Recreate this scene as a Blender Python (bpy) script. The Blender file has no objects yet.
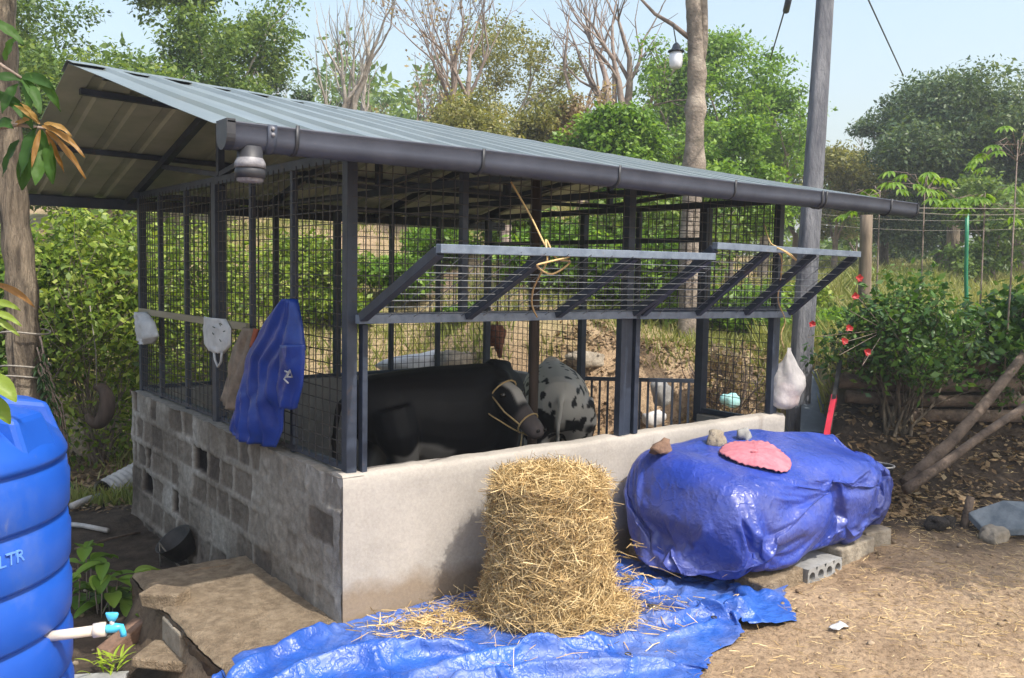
import bpy, math, random
import numpy as np
from mathutils import Vector, Matrix, noise as mnoise
R = math.radians
random.seed(11)
rs = np.random.RandomState(5)
scene = bpy.context.scene
COL = scene.collection

# ---------------------------------------------------------------- camera
CAM = (-2.0162, -3.9104, 1.8, -.6658, -.0777, .0182, 881.0128)
def axes(yaw, pitch, roll):
    f = np.array([-math.sin(yaw)*math.cos(pitch), math.cos(yaw)*math.cos(pitch), math.sin(pitch)])
    r0 = np.array([math.cos(yaw), math.sin(yaw), 0.0]); u0 = np.cross(r0, f)
    r = r0*math.cos(roll)+u0*math.sin(roll); u = -r0*math.sin(roll)+u0*math.cos(roll)
    return r, u, f
CR, CU, CF = axes(*CAM[3:6]); CP = np.array(CAM[:3])
FH = np.array([CF[0], CF[1]])/math.hypot(CF[0], CF[1])
def ray(px, py): return CF+CR*(px-512)/CAM[6]-CU*(py-339)/CAM[6]
def onx(px, py, x): d = ray(px, py); return CP+d*((x-CP[0])/d[0])
def ony(px, py, y): d = ray(px, py); return CP+d*((y-CP[1])/d[1])
def onz(px, py, z): d = ray(px, py); return CP+d*((z-CP[2])/d[2])
def at(px, py, s): d = ray(px, py); return CP+d*(s/(d[:2]@FH))

# ---------------------------------------------------------------- noise
def _h(ix, iy, seed):
    n = (ix*374761393+iy*668265263+seed*1442695041) & 0xffffffff
    n = ((n ^ (n >> 13))*1274126177) & 0xffffffff
    return ((n ^ (n >> 16)) & 0xffff)/65535.0
def vn(x, y, seed=0):
    x = np.asarray(x, float); y = np.asarray(y, float)
    ix = np.floor(x).astype(np.int64); iy = np.floor(y).astype(np.int64)
    fx = x-ix; fy = y-iy; fx = fx*fx*(3-2*fx); fy = fy*fy*(3-2*fy)
    a = _h(ix, iy, seed); b = _h(ix+1, iy, seed); c = _h(ix, iy+1, seed); d = _h(ix+1, iy+1, seed)
    return (a*(1-fx)+b*fx)*(1-fy)+(c*(1-fx)+d*fx)*fy
def fbm(x, y, seed=0, o=4):
    v = 0; a = .5
    for i in range(o): v = v+a*vn(x*2**i, y*2**i, seed+i*17); a *= .5
    return v
def ss(x, a, b):
    t = np.clip((np.asarray(x, float)-a)/(b-a), 0, 1); return t*t*(3-2*t)

# ---------------------------------------------------------------- terrain
def zt(x, y, fine=True):
    x = np.asarray(x, float); y = np.asarray(y, float)
    rx = x-CP[0]; ry = y-CP[1]
    s = rx*FH[0]+ry*FH[1]; t = rx*FH[1]-ry*FH[0]
    a = t/np.maximum(s, 1.5)
    k = ss(a, .33, .375)
    st = 9.6*(1-k)+6.7*k; wd = .9*(1-k)+1.5*k
    inner = ss(a, -.12, .02)
    bank = ((.80-.20*k)*inner+.1*(1-inner))*ss(s, st, st+wd)
    bank = bank+.36*k*ss(s, st+wd-.08, st+wd+.28)
    low = -.3*np.maximum(ss(-x, .60, .72)*ss(-y, 3.5, 2.5)*0+ss(-x, .60, .72), ss(y, 1.2, 1.45)*ss(-x, -3.6, -3.2))
    low = low*ss(-s, -12, -9)
    r = .30*(1-ss(a, -.05, .30))+.085*ss(a, -.05, .30)
    z = low+bank+r*np.clip(s-9.6, 0, 8)+r*.5*np.clip(s-17.6, 0, 30)
    z = z+(fbm(x*.9, y*.9, 3)-.5)*.5*ss(s, 9, 12)
    if fine:
        d = np.hypot(x-1, y+.5)
        z = z+(fbm(x*3, y*3, 8)-.47)*.07*(1-ss(d, 20, 60))+(fbm(x*14, y*14, 9, 3)-.44)*.022*(1-ss(d, 6, 12))
    return z
def gz(x, y): return float(zt(x, y))

# ---------------------------------------------------------------- object helpers
WL = {}
def tag(o, label=None, cat=None, group=None, kind=None):
    if label: o['label'] = label
    if cat: o['category'] = cat
    if group: o['group'] = group
    if kind: o['kind'] = kind
    return o
def thing(name, label, cat, loc=(0, 0, 0), group=None):
    o = bpy.data.objects.new(name, None); COL.objects.link(o)
    o.location = loc; o.empty_display_size = .1; WL[o.name] = np.array(loc, float)
    return tag(o, label, cat, group)
def wl(o): return WL.get(o.name, np.zeros(3)) if o else np.zeros(3)
def link_mesh(name, me, parent=None, origin=None, mats=()):
    o = bpy.data.objects.new(name, me); COL.objects.link(o)
    for m in mats: me.materials.append(m)
    if parent:
        o.parent = parent; WL[o.name] = wl(parent)
    elif origin is not None:
        o.location = origin; WL[o.name] = np.array(origin, float)
    return o
class MB:
    def __init__(s): s.v = []; s.f = []; s.a = []; s.sm = []
    def add(s, vs, fs, a=.5, smooth=False):
        b = len(s.v); s.v += [tuple(map(float, p)) for p in vs]
        s.f += [tuple(i+b for i in f) for f in fs]
        s.a += [a]*len(vs); s.sm += [smooth]*len(fs); return s
    def box(s, lo, hi, a=.5, bev=0):
        x0, y0, z0 = lo; x1, y1, z1 = hi
        return s.add([(x0, y0, z0), (x1, y0, z0), (x1, y1, z0), (x0, y1, z0), (x0, y0, z1), (x1, y0, z1), (x1, y1, z1), (x0, y1, z1)],
                     [(0, 3, 2, 1), (4, 5, 6, 7), (0, 1, 5, 4), (1, 2, 6, 5), (2, 3, 7, 6), (3, 0, 4, 7)], a)
    def bar(s, p, q, w=.04, h=.04, up=(0, 0, 1), a=.5):
        p = np.array(p, float); q = np.array(q, float); d = q-p; d /= np.linalg.norm(d)
        u = np.array(up, float)
        if abs(u@d) > .95: u = np.array([1., 0, 0])
        sx = np.cross(d, u); sx /= np.linalg.norm(sx); uz = np.cross(sx, d)
        vs = []
        for c in (p, q):
            for i, j in ((-1, -1), (1, -1), (1, 1), (-1, 1)): vs.append(c+sx*i*w/2+uz*j*h/2)
        return s.add(vs, [(3, 2, 1, 0), (4, 5, 6, 7), (0, 1, 5, 4), (1, 2, 6, 5), (2, 3, 7, 6), (3, 0, 4, 7)], a)
    def tube(s, pts, rad, n=8, rh=None, up=(0, 0, 1), a=.5, cap=True, power=1.0):
        P = [np.array(p, float) for p in pts]; m = len(P)
        rad = [rad]*m if np.isscalar(rad) else rad; rh = rad if rh is None else ([rh]*m if np.isscalar(rh) else rh)
        vs = []; prev = None
        for i in range(m):
            d = P[min(i+1, m-1)]-P[max(i-1, 0)]; L = np.linalg.norm(d); d = d/L if L > 1e-9 else np.array([0, 0, 1.])
            u = np.array(up, float) if prev is None else prev
            u = u-d*(u@d)
            if np.linalg.norm(u) < .1:
                u = np.array([1., .2, 0]); u = u-d*(u@d)
            u /= np.linalg.norm(u); prev = u; sx = np.cross(d, u)
            for k in range(n):
                t = 2*math.pi*k/n; c, q = math.cos(t), math.sin(t)
                if power != 1: c = math.copysign(abs(c)**power, c); q = math.copysign(abs(q)**power, q)
                vs.append(P[i]+sx*c*rad[i]+u*q*rh[i])
        fs = [(i*n+k, i*n+(k+1) % n, (i+1)*n+(k+1) % n, (i+1)*n+k) for i in range(m-1) for k in range(n)]
        if cap: fs += [tuple(range(n-1, -1, -1)), tuple((m-1)*n+k for k in range(n))]
        return s.add(vs, fs, a, True)
    def lathe(s, prof, c=(0, 0, 0), n=32, a=.5, cap=True):
        vs = []; m = len(prof)
        for r, z in prof:
            for k in range(n):
                t = 2*math.pi*k/n; vs.append((c[0]+r*math.cos(t), c[1]+r*math.sin(t), c[2]+z))
        fs = [(i*n+k, i*n+(k+1) % n, (i+1)*n+(k+1) % n, (i+1)*n+k) for i in range(m-1) for k in range(n)]
        if cap: fs += [tuple(range(n-1, -1, -1)), tuple((m-1)*n+k for k in range(n))]
        return s.add(vs, fs, a, True)
    def grid(s, G, a=.5, wrap=False):
        nu, nv = G.shape[:2]; vs = G.reshape(-1, 3)
        fs = [(i*nv+j, i*nv+(j+1) % nv, (i+1)*nv+(j+1) % nv, (i+1)*nv+j) for i in range(nu-1) for j in range(nv if wrap else nv-1)]
        return s.add(vs, fs, a, True)
    def rock(s, c, r, seed=0, a=.5, n=10, squash=(1, 1, 1), rz=0):
        vs = []; fs = []; m = n
        for i in range(m+1):
            th = math.pi*i/m
            for k in range(n*2):
                ph = math.pi*k/n
                d = Vector((math.sin(th)*math.cos(ph), math.sin(th)*math.sin(ph), math.cos(th)))
                q = 1+.55*mnoise.noise(d*1.1+Vector((seed*7.3, 1, 2)))+.22*mnoise.noise(d*3+Vector((seed, 5, 2)))
                b = Vector([math.copysign(abs(t)**.75, t) for t in d])*q*r
                x, y, z = b.x*squash[0], b.y*squash[1], b.z*squash[2]
                vs.append((c[0]+x*math.cos(rz)-y*math.sin(rz), c[1]+x*math.sin(rz)+y*math.cos(rz), c[2]+z))
        w = n*2
        for i in range(m):
            for k in range(w): fs.append((i*w+k, (i+1)*w+k, (i+1)*w+(k+1) % w, i*w+(k+1) % w))
        return s.add(vs, fs, a, True)
    def build(s, name, m, parent=None, bevel=0, solid=0, origin=None, flat=False, subd=0):
        V = np.array(s.v); 
        if parent is None and origin is None:
            origin = (float(V[:, 0].mean()), float(V[:, 1].mean()), float(V[:, 2].min()))
        off = wl(parent) if parent else np.array(origin, float)
        me = bpy.data.meshes.new(name); me.from_pydata([tuple(p) for p in V-off], [], s.f)
        if not flat:
            me.polygons.foreach_set('use_smooth', s.sm)
        at_ = me.attributes.new('v', 'FLOAT', 'POINT'); at_.data.foreach_set('value', np.array(s.a, np.float32))
        me.update()
        o = link_mesh(name, me, parent, origin, m if isinstance(m, (list, tuple)) else [m])
        if bevel:
            b = o.modifiers.new('bevel', 'BEVEL'); b.width = bevel; b.segments = 2; b.limit_method = 'ANGLE'
        if subd:
            b = o.modifiers.new('sub', 'SUBSURF'); b.levels = b.render_levels = subd
        if solid:
            b = o.modifiers.new('solid', 'SOLIDIFY'); b.thickness = solid; b.offset = 0
        return o
def quads(name, Q, val, m, parent=None, origin=None, smooth=False):
    """fast mesh of loose quads: Q (N,4,3) world, val (N,)"""
    N = len(Q); off = wl(parent) if parent else np.array(origin, float)
    V = (Q.reshape(-1, 3)-off).astype(np.float32)
    me = bpy.data.meshes.new(name); me.vertices.add(4*N); me.vertices.foreach_set('co', V.ravel())
    me.loops.add(4*N); me.loops.foreach_set('vertex_index', np.arange(4*N, dtype=np.int32))
    me.polygons.add(N); me.polygons.foreach_set('loop_start', np.arange(0, 4*N, 4, dtype=np.int32))
    me.polygons.foreach_set('loop_total', np.full(N, 4, np.int32))
    me.update(calc_edges=True)
    at_ = me.attributes.new('v', 'FLOAT', 'POINT'); at_.data.foreach_set('value', np.repeat(val, 4).astype(np.float32))
    return link_mesh(name, me, parent, origin, [m])

# ---------------------------------------------------------------- materials
def nmat(name):
    m = bpy.data.materials.new(name); m.use_nodes = True; nt = m.node_tree
    for n in list(nt.nodes): nt.nodes.remove(n)
    out = nt.nodes.new('ShaderNodeOutputMaterial'); b = nt.nodes.new('ShaderNodeBsdfPrincipled')
    nt.links.new(b.outputs[0], out.inputs[0]); return m, nt, b, out
def nn(nt, t, **k):
    n = nt.nodes.new(t)
    for a, v in k.items(): setattr(n, a, v)
    return n
def ramp(nt, fac, stops):
    r = nn(nt, 'ShaderNodeValToRGB'); e = r.color_ramp.elements
    while len(e) < len(stops): e.new(.5)
    for i, (p, c) in enumerate(stops): e[i].position = p; e[i].color = (*c, 1)
    nt.links.new(fac, r.inputs[0]); return r.outputs[0]
def noisen(nt, scale, detail=5, vec=None, rough=.6, stretch=None):
    tc = nn(nt, 'ShaderNodeTexCoord'); v = tc.outputs['Object']
    if stretch:
        mp = nn(nt, 'ShaderNodeMapping'); mp.inputs['Scale'].default_value = stretch; nt.links.new(v, mp.inputs[0]); v = mp.outputs[0]
    n = nn(nt, 'ShaderNodeTexNoise'); n.inputs['Scale'].default_value = scale; n.inputs['Detail'].default_value = detail
    n.inputs['Roughness'].default_value = rough; nt.links.new(v, n.inputs['Vector']); return n.outputs['Fac']
def bumpn(nt, b, h, strength, dist=.01):
    bp = nn(nt, 'ShaderNodeBump'); bp.inputs['Strength'].default_value = strength; bp.inputs['Distance'].default_value = dist
    nt.links.new(h, bp.inputs['Height']); nt.links.new(bp.outputs[0], b.inputs['Normal'])
def mixc(nt, fac, a, b_, mode='MIX'):
    m = nn(nt, 'ShaderNodeMix', data_type='RGBA', blend_type=mode)
    if isinstance(fac, float): m.inputs[0].default_value = fac
    else: nt.links.new(fac, m.inputs[0])
    for s_, v in ((m.inputs[6], a), (m.inputs[7], b_)):
        if isinstance(v, tuple): s_.default_value = (*v, 1)
        else: nt.links.new(v, s_)
    return m.outputs[2]
def simple(name, c1, c2, scale=6, rough=.6, bump=.2, bd=.01, metal=0, stretch=None, spec=.5, lo=.35, hi=.65, rough2=None, c3=None):
    m, nt, b, o = nmat(name)
    f = noisen(nt, scale, stretch=stretch)
    st = [(lo, c1), (hi, c2)] if c3 is None else [(lo, c1), ((lo+hi)/2, c3), (hi, c2)]
    nt.links.new(ramp(nt, f, st), b.inputs['Base Color'])
    b.inputs['Roughness'].default_value = rough; b.inputs['Metallic'].default_value = metal
    b.inputs['Specular IOR Level'].default_value = spec
    if rough2 is not None:
        f2 = noisen(nt, scale*2.3); mr = nn(nt, 'ShaderNodeMapRange'); mr.inputs['To Min'].default_value = rough; mr.inputs['To Max'].default_value = rough2
        nt.links.new(f2, mr.inputs[0]); nt.links.new(mr.outputs[0], b.inputs['Roughness'])
    if bump: bumpn(nt, b, noisen(nt, scale*5, 6, stretch=stretch), bump, bd)
    return m
def leafmat(name, cols, trans=.35, rough=.45, spec=.4):
    m, nt, b, out = nmat(name)
    a = nn(nt, 'ShaderNodeAttribute', attribute_name='v')
    n = len(cols); c = ramp(nt, a.outputs['Fac'], [(i/(n-1), q) for i, q in enumerate(cols)])
    nt.links.new(c, b.inputs['Base Color']); b.inputs['Roughness'].default_value = rough; b.inputs['Specular IOR Level'].default_value = spec
    t = nn(nt, 'ShaderNodeBsdfTranslucent'); 
    tc = mixc(nt, 1.0, c, (1.3, 1.25, .5), 'MULTIPLY'); nt.links.new(tc, t.inputs[0])
    mx = nn(nt, 'ShaderNodeMixShader'); mx.inputs[0].default_value = trans
    nt.links.new(b.outputs[0], mx.inputs[1]); nt.links.new(t.outputs[0], mx.inputs[2]); nt.links.new(mx.outputs[0], out.inputs[0])
    return m
def attrmat(name, cols, rough=.8, spec=.3, bump=.3, bs=30, bd=.01, trans=0):
    """base colour by per-vertex attribute 'v' through a ramp"""
    m, nt, b, out = nmat(name)
    a = nn(nt, 'ShaderNodeAttribute', attribute_name='v'); n = len(cols)
    c = ramp(nt, a.outputs['Fac'], [(i/(n-1), q) for i, q in enumerate(cols)])
    f = noisen(nt, bs*.5); g = ramp(nt, f, [(.3, (.72, .72, .72)), (.7, (1.2, 1.2, 1.2))])
    nt.links.new(mixc(nt, 1.0, c, g, 'MULTIPLY'), b.inputs['Base Color'])
    b.inputs['Roughness'].default_value = rough; b.inputs['Specular IOR Level'].default_value = spec
    if bump: bumpn(nt, b, noisen(nt, bs), bump, bd)
    return m
M = {}
M['steel'] = simple('blue_grey_steel_paint', (.016, .024, .042), (.034, .046, .072), 9, .42, .1, rough2=.6)
M['steel_l'] = simple('worn_blue_grey_steel', (.10, .13, .18), (.17, .21, .27), 14, .45, .12, rough2=.65)
M['wire'] = simple('mesh_wire', (.018, .020, .026), (.05, .042, .038), 20, .5, 0)
M['wire_z'] = simple('galvanised_wire', (.10, .115, .13), (.24, .25, .26), 20, .4, 0, metal=.4)
M['gutter'] = simple('grey_pvc', (.040, .048, .072), (.060, .070, .100), 5, .38, .05, rough2=.55)
M['gutter_d'] = simple('dark_grey_pvc', (.02, .022, .028), (.04, .042, .05), 9, .5, .05)
M['outlet'] = simple('scuffed_grey_pvc', (.16, .16, .18), (.28, .28, .30), 40, .5, .1)
def worn(m, col, lo, hi, scale=9, amt=.8, stretch=None, detail=8):
    nt = m.node_tree; b = [n for n in nt.nodes if n.type == 'BSDF_PRINCIPLED'][0]; l = b.inputs['Base Color'].links[0]; src = l.from_socket
    f = noisen(nt, scale, detail, rough=.75, stretch=stretch); k = ramp(nt, f, [(lo, (0, 0, 0)), (hi, (amt, amt, amt))]); nt.links.new(mixc(nt, k, src, col), b.inputs['Base Color'])
worn(M['steel'], (.13, .075, .045), .60, .72, 7, .7); worn(M['steel'], (.16, .17, .18), .66, .74, 23, .5)
worn(M['steel_l'], (.16, .10, .07), .60, .70, 9, .6); worn(M['gutter'], (.20, .20, .21), .60, .76, 6, .45, (1, 3, 3)); worn(M['gutter'], (.22, .19, .16), .64, .70, 30, .5)
def roofmat():
    m, nt, b, o = nmat('grey_green_roof_sheet')
    f = noisen(nt, 2.5, 6, stretch=(1, .3, 1)); c = ramp(nt, f, [(.3, (.15, .18, .185)), (.7, (.23, .265, .265))])
    geo = nn(nt, 'ShaderNodeNewGeometry')
    f2 = noisen(nt, 3.5, 5); back = ramp(nt, f2, [(.35, (.56, .55, .42)), (.65, (.68, .65, .53))])
    nt.links.new(c, b.inputs['Base Color'])
    b.inputs['Roughness'].default_value = .33; b.inputs['Metallic'].default_value = .25
    bumpn(nt, b, noisen(nt, 2, 2), .06, .02); return m
M['roof'] = roofmat(); worn(M['roof'], (.27, .25, .20), .54, .76, 3, .45, (1.5, .3, 1))
M['roof_under'] = simple('olive_sheet_underside', (.32, .37, .29), (.46, .50, .41), 3, .55, .04, metal=0)
def plaster():
    m, nt, b, o = nmat('cement_plaster')
    f = noisen(nt, 1.6, 8, rough=.65); c = ramp(nt, f, [(.3, (.30, .28, .255)), (.5, (.395, .365, .33)), (.72, (.465, .43, .39))])
    f2 = noisen(nt, 5, 4, stretch=(1, 1, .28)); c2 = ramp(nt, f2, [(.62, (1, 1, 1)), (.74, (.62, .60, .58))])
    c = mixc(nt, 1.0, c, c2, 'MULTIPLY')
    f4 = noisen(nt, 9, 9, rough=.8); c = mixc(nt, ramp(nt, f4, [(.62, (0, 0, 0)), (.70, (.55, .55, .55))]), c, (.24, .20, .16))
    f3 = noisen(nt, 70, 3); c3 = ramp(nt, f3, [(.3, (.9, .9, .9)), (.7, (1.06, 1.06, 1.06))])
    tc = nn(nt, 'ShaderNodeTexCoord'); sp = nn(nt, 'ShaderNodeSeparateXYZ'); nt.links.new(tc.outputs['Object'], sp.inputs[0])
    dz = nn(nt, 'ShaderNodeMath', operation='MULTIPLY_ADD'); nt.links.new(noisen(nt, 4, 5), dz.inputs[0]); dz.inputs[1].default_value = -.25; nt.links.new(sp.outputs['Z'], dz.inputs[2])
    splash = ramp(nt, dz.outputs[0], [(-.0, (.66, .56, .45)), (.09, (1, 1, 1))])
    c = mixc(nt, 1.0, mixc(nt, 1.0, c, c3, 'MULTIPLY'), splash, 'MULTIPLY')
    nt.links.new(c, b.inputs['Base Color']); b.inputs['Roughness'].default_value = .9; b.inputs['Specular IOR Level'].default_value = .2
    bumpn(nt, b, noisen(nt, 30, 8), .25, .01); return m
M['plaster'] = plaster()
M['inner'] = simple('grey_cement', (.20, .19, .18), (.30, .285, .26), 3, .9, .3)
M['block'] = attrmat('rough_block_wall', [(.016, .013, .012), (.070, .058, .050), (.17, .145, .12), (.30, .275, .24), (.42, .40, .37)], .95, .1, .7, 40, .012)
M['wood'] = simple('weathered_pole', (.10, .075, .055), (.22, .17, .12), 14, .85, .6, .01, stretch=(1, 1, .12))
M['wood_p'] = simple('pale_board', (.22, .19, .13), (.32, .28, .20), 12, .8, .2, stretch=(1, .1, 1))
M['wood_d'] = simple('dark_wood', (.045, .03, .022), (.09, .06, .045), 14, .8, .4, stretch=(1, 1, .15))
M['log'] = simple('log_bark', (.07, .05, .037), (.21, .155, .115), 9, .9, .8, .02)
M['bark'] = simple('brown_bark', (.075, .058, .042), (.31, .25, .18), 24, .95, 1, .03, stretch=(1, 1, .13))
M['bark_b'] = simple('mottled_grey_bark', (.13, .11, .085), (.34, .29, .235), 5, .95, .8, .03, c3=(.23, .19, .155))
M['bark_w'] = simple('pale_bark', (.27, .24, .21), (.46, .42, .38), 5, .9, .5, .02)
M['bark_t'] = simple('thin_brown_bark', (.16, .12, .10), (.30, .24, .20), 5, .9, .4, .02)
M['concrete'] = simple('grey_concrete', (.20, .20, .20), (.36, .36, .35), 5, .9, .5, .015)
M['pole'] = simple('concrete_pole', (.075, .08, .10), (.20, .205, .225), 9, .95, .9, .02, stretch=(1, 1, .22))
M['stone'] = simple('stone', (.20, .17, .13), (.38, .33, .26), 8, .9, .7, .02)
M['redbrick'] = simple('laterite_brick', (.13, .075, .05), (.26, .16, .11), 8, .9, .6, .015)
M['slab'] = simple('gritty_concrete_slab', (.19, .14, .09), (.34, .265, .18), 16, .95, 1, .03, c3=(.265, .20, .13))
M['slab_side'] = simple('earthy_rubble', (.07, .045, .03), (.22, .16, .10), 6, .95, 1, .04)
def tarpmat(name, c1, c2, dust, dlo, dhi, rough, bs=6):
    m, nt, b, o = nmat(name)
    f = noisen(nt, 3, 5); c = ramp(nt, f, [(.3, c1), (.7, c2)])
    f2 = noisen(nt, 2.2, 9, rough=.7); fm = ramp(nt, f2, [(dlo, (0, 0, 0)), (dhi, (.55, .55, .55))])
    nt.links.new(mixc(nt, fm, c, dust), b.inputs['Base Color'])
    mr = nn(nt, 'ShaderNodeMapRange'); mr.inputs['To Min'].default_value = rough; mr.inputs['To Max'].default_value = .75
    nt.links.new(fm, mr.inputs[0]); nt.links.new(mr.outputs[0], b.inputs['Roughness'])
    b.inputs['Specular IOR Level'].default_value = .6
    n1 = noisen(nt, bs, 3, rough=.5); n2 = noisen(nt, bs*2.7, 3, rough=.5)
    r1 = ramp(nt, n1, [(.40, (0, 0, 0)), (.5, (1, 1, 1)), (.60, (0, 0, 0))]); r2 = ramp(nt, n2, [(.42, (0, 0, 0)), (.5, (.6, .6, .6)), (.58, (0, 0, 0))])
    ad = nn(nt, 'ShaderNodeMath', operation='ADD'); nt.links.new(r1, ad.inputs[0]); nt.links.new(r2, ad.inputs[1])
    bumpn(nt, b, ad.outputs[0], .45, .007); return m
M['tarp_g'] = tarpmat('bright_blue_tarpaulin', (.014, .065, .33), (.028, .115, .46), (.21, .235, .31), .46, .74, .40, 7)
M['tarp_b'] = tarpmat('purple_blue_tarpaulin', (.015, .038, .26), (.034, .068, .40), (.14, .135, .19), .44, .76, .30, 5)
M['tank'] = simple('blue_polyethylene', (.006, .062, .36), (.010, .085, .45), 2, .34, .03, rough2=.46)
worn(M['tank'], (.13, .17, .30), .50, .80, 3, .5, (1, 1, .6)); worn(M['tank'], (.22, .24, .30), .63, .72, 14, .35, (1, 1, .4))
M['tank_txt'] = simple('pale_blue_moulded_letters', (.10, .26, .78), (.14, .30, .80), 20, .5, 0)
M['pvc'] = simple('white_pvc', (.62, .55, .46), (.74, .68, .60), 20, .4, .05)
M['tap'] = simple('light_blue_plastic', (.05, .42, .68), (.10, .52, .76), 9, .3, 0)
M['black'] = simple('black_rubber', (.012, .012, .012), (.035, .032, .03), 12, .6, .3)
M['raincoat'] = simple('blue_nylon', (.004, .028, .21), (.007, .046, .31), 5, .38, .25, .01)
M['cloth'] = simple('brown_cloth', (.16, .125, .095), (.27, .21, .16), 14, .95, .4)
M['clothred'] = simple('rust_cloth', (.25, .06, .03), (.33, .09, .04), 14, .95, .4)
M['white'] = simple('white_sack', (.42, .42, .43), (.58, .58, .58), 9, .6, .3)
M['print'] = simple('dark_print', (.05, .07, .06), (.10, .12, .10), 9, .7, 0)
M['red'] = simple('red_paint', (.42, .012, .03), (.55, .02, .05), 9, .4, .1)
M['pinkcap'] = simple('pink_fabric', (.38, .12, .16), (.50, .19, .23), 18, .9, .1)
M['tin'] = simple('dull_blue_grey_sheet', (.10, .125, .15), (.22, .25, .27), 7, .75, .5)
M['darktin'] = simple('dark_sheet', (.05, .065, .08), (.10, .12, .14), 4, .6, .3)
M['green'] = simple('green_paint', (.015, .16, .08), (.025, .22, .11), 5, .4, .1)
M['rope'] = simple('yellow_rope', (.50, .33, .14), (.62, .45, .22), 60, .8, .3)
M['rope_d'] = simple('grey_cord', (.22, .20, .17), (.32, .29, .25), 60, .8, .3)
M['pipe'] = simple('ribbed_pale_pipe', (.32, .31, .30), (.48, .46, .44), 9, .6, .3)
M['rust'] = simple('brown_dry_bract', (.10, .035, .02), (.22, .09, .05), 12, .9, .6)
M['glass'] = simple('lamp_glass', (.62, .64, .70), (.72, .74, .78), 3, .12, 0)
M['cable'] = simple('cable', (.03, .03, .03), (.05, .05, .05), 9, .6, 0)
M['floor'] = simple('dung_stained_floor', (.05, .04, .03), (.13, .11, .09), 3, .8, .5)
def bagmat():
    m, nt, b, o = nmat('cloudy_plastic'); b.inputs['Base Color'].default_value = (.85, .82, .82, 1)
    b.inputs['Roughness'].default_value = .3; t = nn(nt, 'ShaderNodeBsdfTransparent')
    t.inputs[0].default_value = (.93, .93, .95, 1)
    tl = nn(nt, 'ShaderNodeBsdfTranslucent'); tl.inputs[0].default_value = (.8, .78, .78, 1)
    m1 = nn(nt, 'ShaderNodeMixShader'); m1.inputs[0].default_value = .4; nt.links.new(b.outputs[0], m1.inputs[1]); nt.links.new(tl.outputs[0], m1.inputs[2])
    m2 = nn(nt, 'ShaderNodeMixShader'); nt.links.new(ramp(nt, noisen(nt, 6), [(.4, (.3, .3, .3)), (.7, (.7, .7, .7))]), m2.inputs[0])
    nt.links.new(m1.outputs[0], m2.inputs[1]); nt.links.new(t.outputs[0], m2.inputs[2]); nt.links.new(m2.outputs[0], o.inputs[0])
    bumpn(nt, b, noisen(nt, 25), .7, .02); return m
M['bag'] = bagmat()
M['straw'] = attrmat('straw', [(.20, .125, .05), (.41, .275, .115), (.60, .43, .20), (.76, .60, .33)], .6, .4, 0)
L = {}
L['mid'] = leafmat('mid_green_leaves', [(.045, .085, .018), (.095, .165, .032), (.16, .245, .05), (.27, .34, .09)], .42)
L['lime'] = leafmat('lime_leaves', [(.06, .11, .018), (.14, .225, .03), (.25, .34, .05), (.42, .48, .12)], .45)
L['bright'] = leafmat('bright_green_leaves', [(.045, .10, .015), (.11, .215, .026), (.19, .33, .045), (.30, .44, .09)], .45)
L['dark'] = leafmat('blue_green_leaves', [(.035, .065, .03), (.070, .120, .05), (.12, .18, .075), (.19, .24, .11)], .35)
L['olive'] = leafmat('olive_leaves', [(.09, .10, .03), (.18, .19, .05), (.28, .28, .09), (.38, .33, .16)], .4)
L['dry'] = leafmat('dry_leaves', [(.16, .11, .06), (.30, .21, .12), (.42, .31, .20), (.36, .34, .15)], .35)
L['grass'] = leafmat('grass_blades', [(.10, .14, .03), (.20, .24, .06), (.32, .32, .12), (.46, .40, .22)], .4)
L['hib'] = leafmat('glossy_green_leaves', [(.02, .06, .012), (.045, .115, .02), (.09, .19, .03), (.18, .30, .055)], .35, .35, .5)
L['near'] = leafmat('soft_green_leaves', [(.02, .055, .012), (.04, .10, .02), (.08, .17, .03), (.15, .25, .045)], .4, .55, .3)
L['red'] = leafmat('red_petals', [(.42, .02, .03), (.60, .06, .06)], .3)
L['yellow'] = leafmat('tan_leaves', [(.17, .075, .02), (.30, .16, .04), (.38, .27, .09)], .35)
L['litter'] = leafmat('leaf_litter', [(.07, .045, .025), (.16, .10, .05), (.28, .19, .10), (.36, .28, .17)], .1, .8)

def inpoly(X, Y, poly):
    c = np.zeros(X.shape, bool); n = len(poly)
    for i in range(n):
        x1, y1 = poly[i]; x2, y2 = poly[(i+1) % n]
        c ^= ((y1 > Y) != (y2 > Y)) & (X < (x2-x1)*(Y-y1)/(y2-y1+1e-12)+x1)
    return c
TP = [(-.70, -.19), (-.5, -.10), (-.25, -.06), (-.04, -.04), (.3, -.02), (1.0, -.02), (1.86, -.03), (1.97, -.25), (2.05, -.6), (2.24, -.93), (2.15, -1.05), (1.93, -1.30), (1.6, -1.24), (1.45, -1.30), (1.22, -1.30), (1.05, -1.42), (.7, -1.55), (.2, -1.5), (-.3, -1.35), (-.62, -1.1), (-.75, -.6)]
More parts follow.
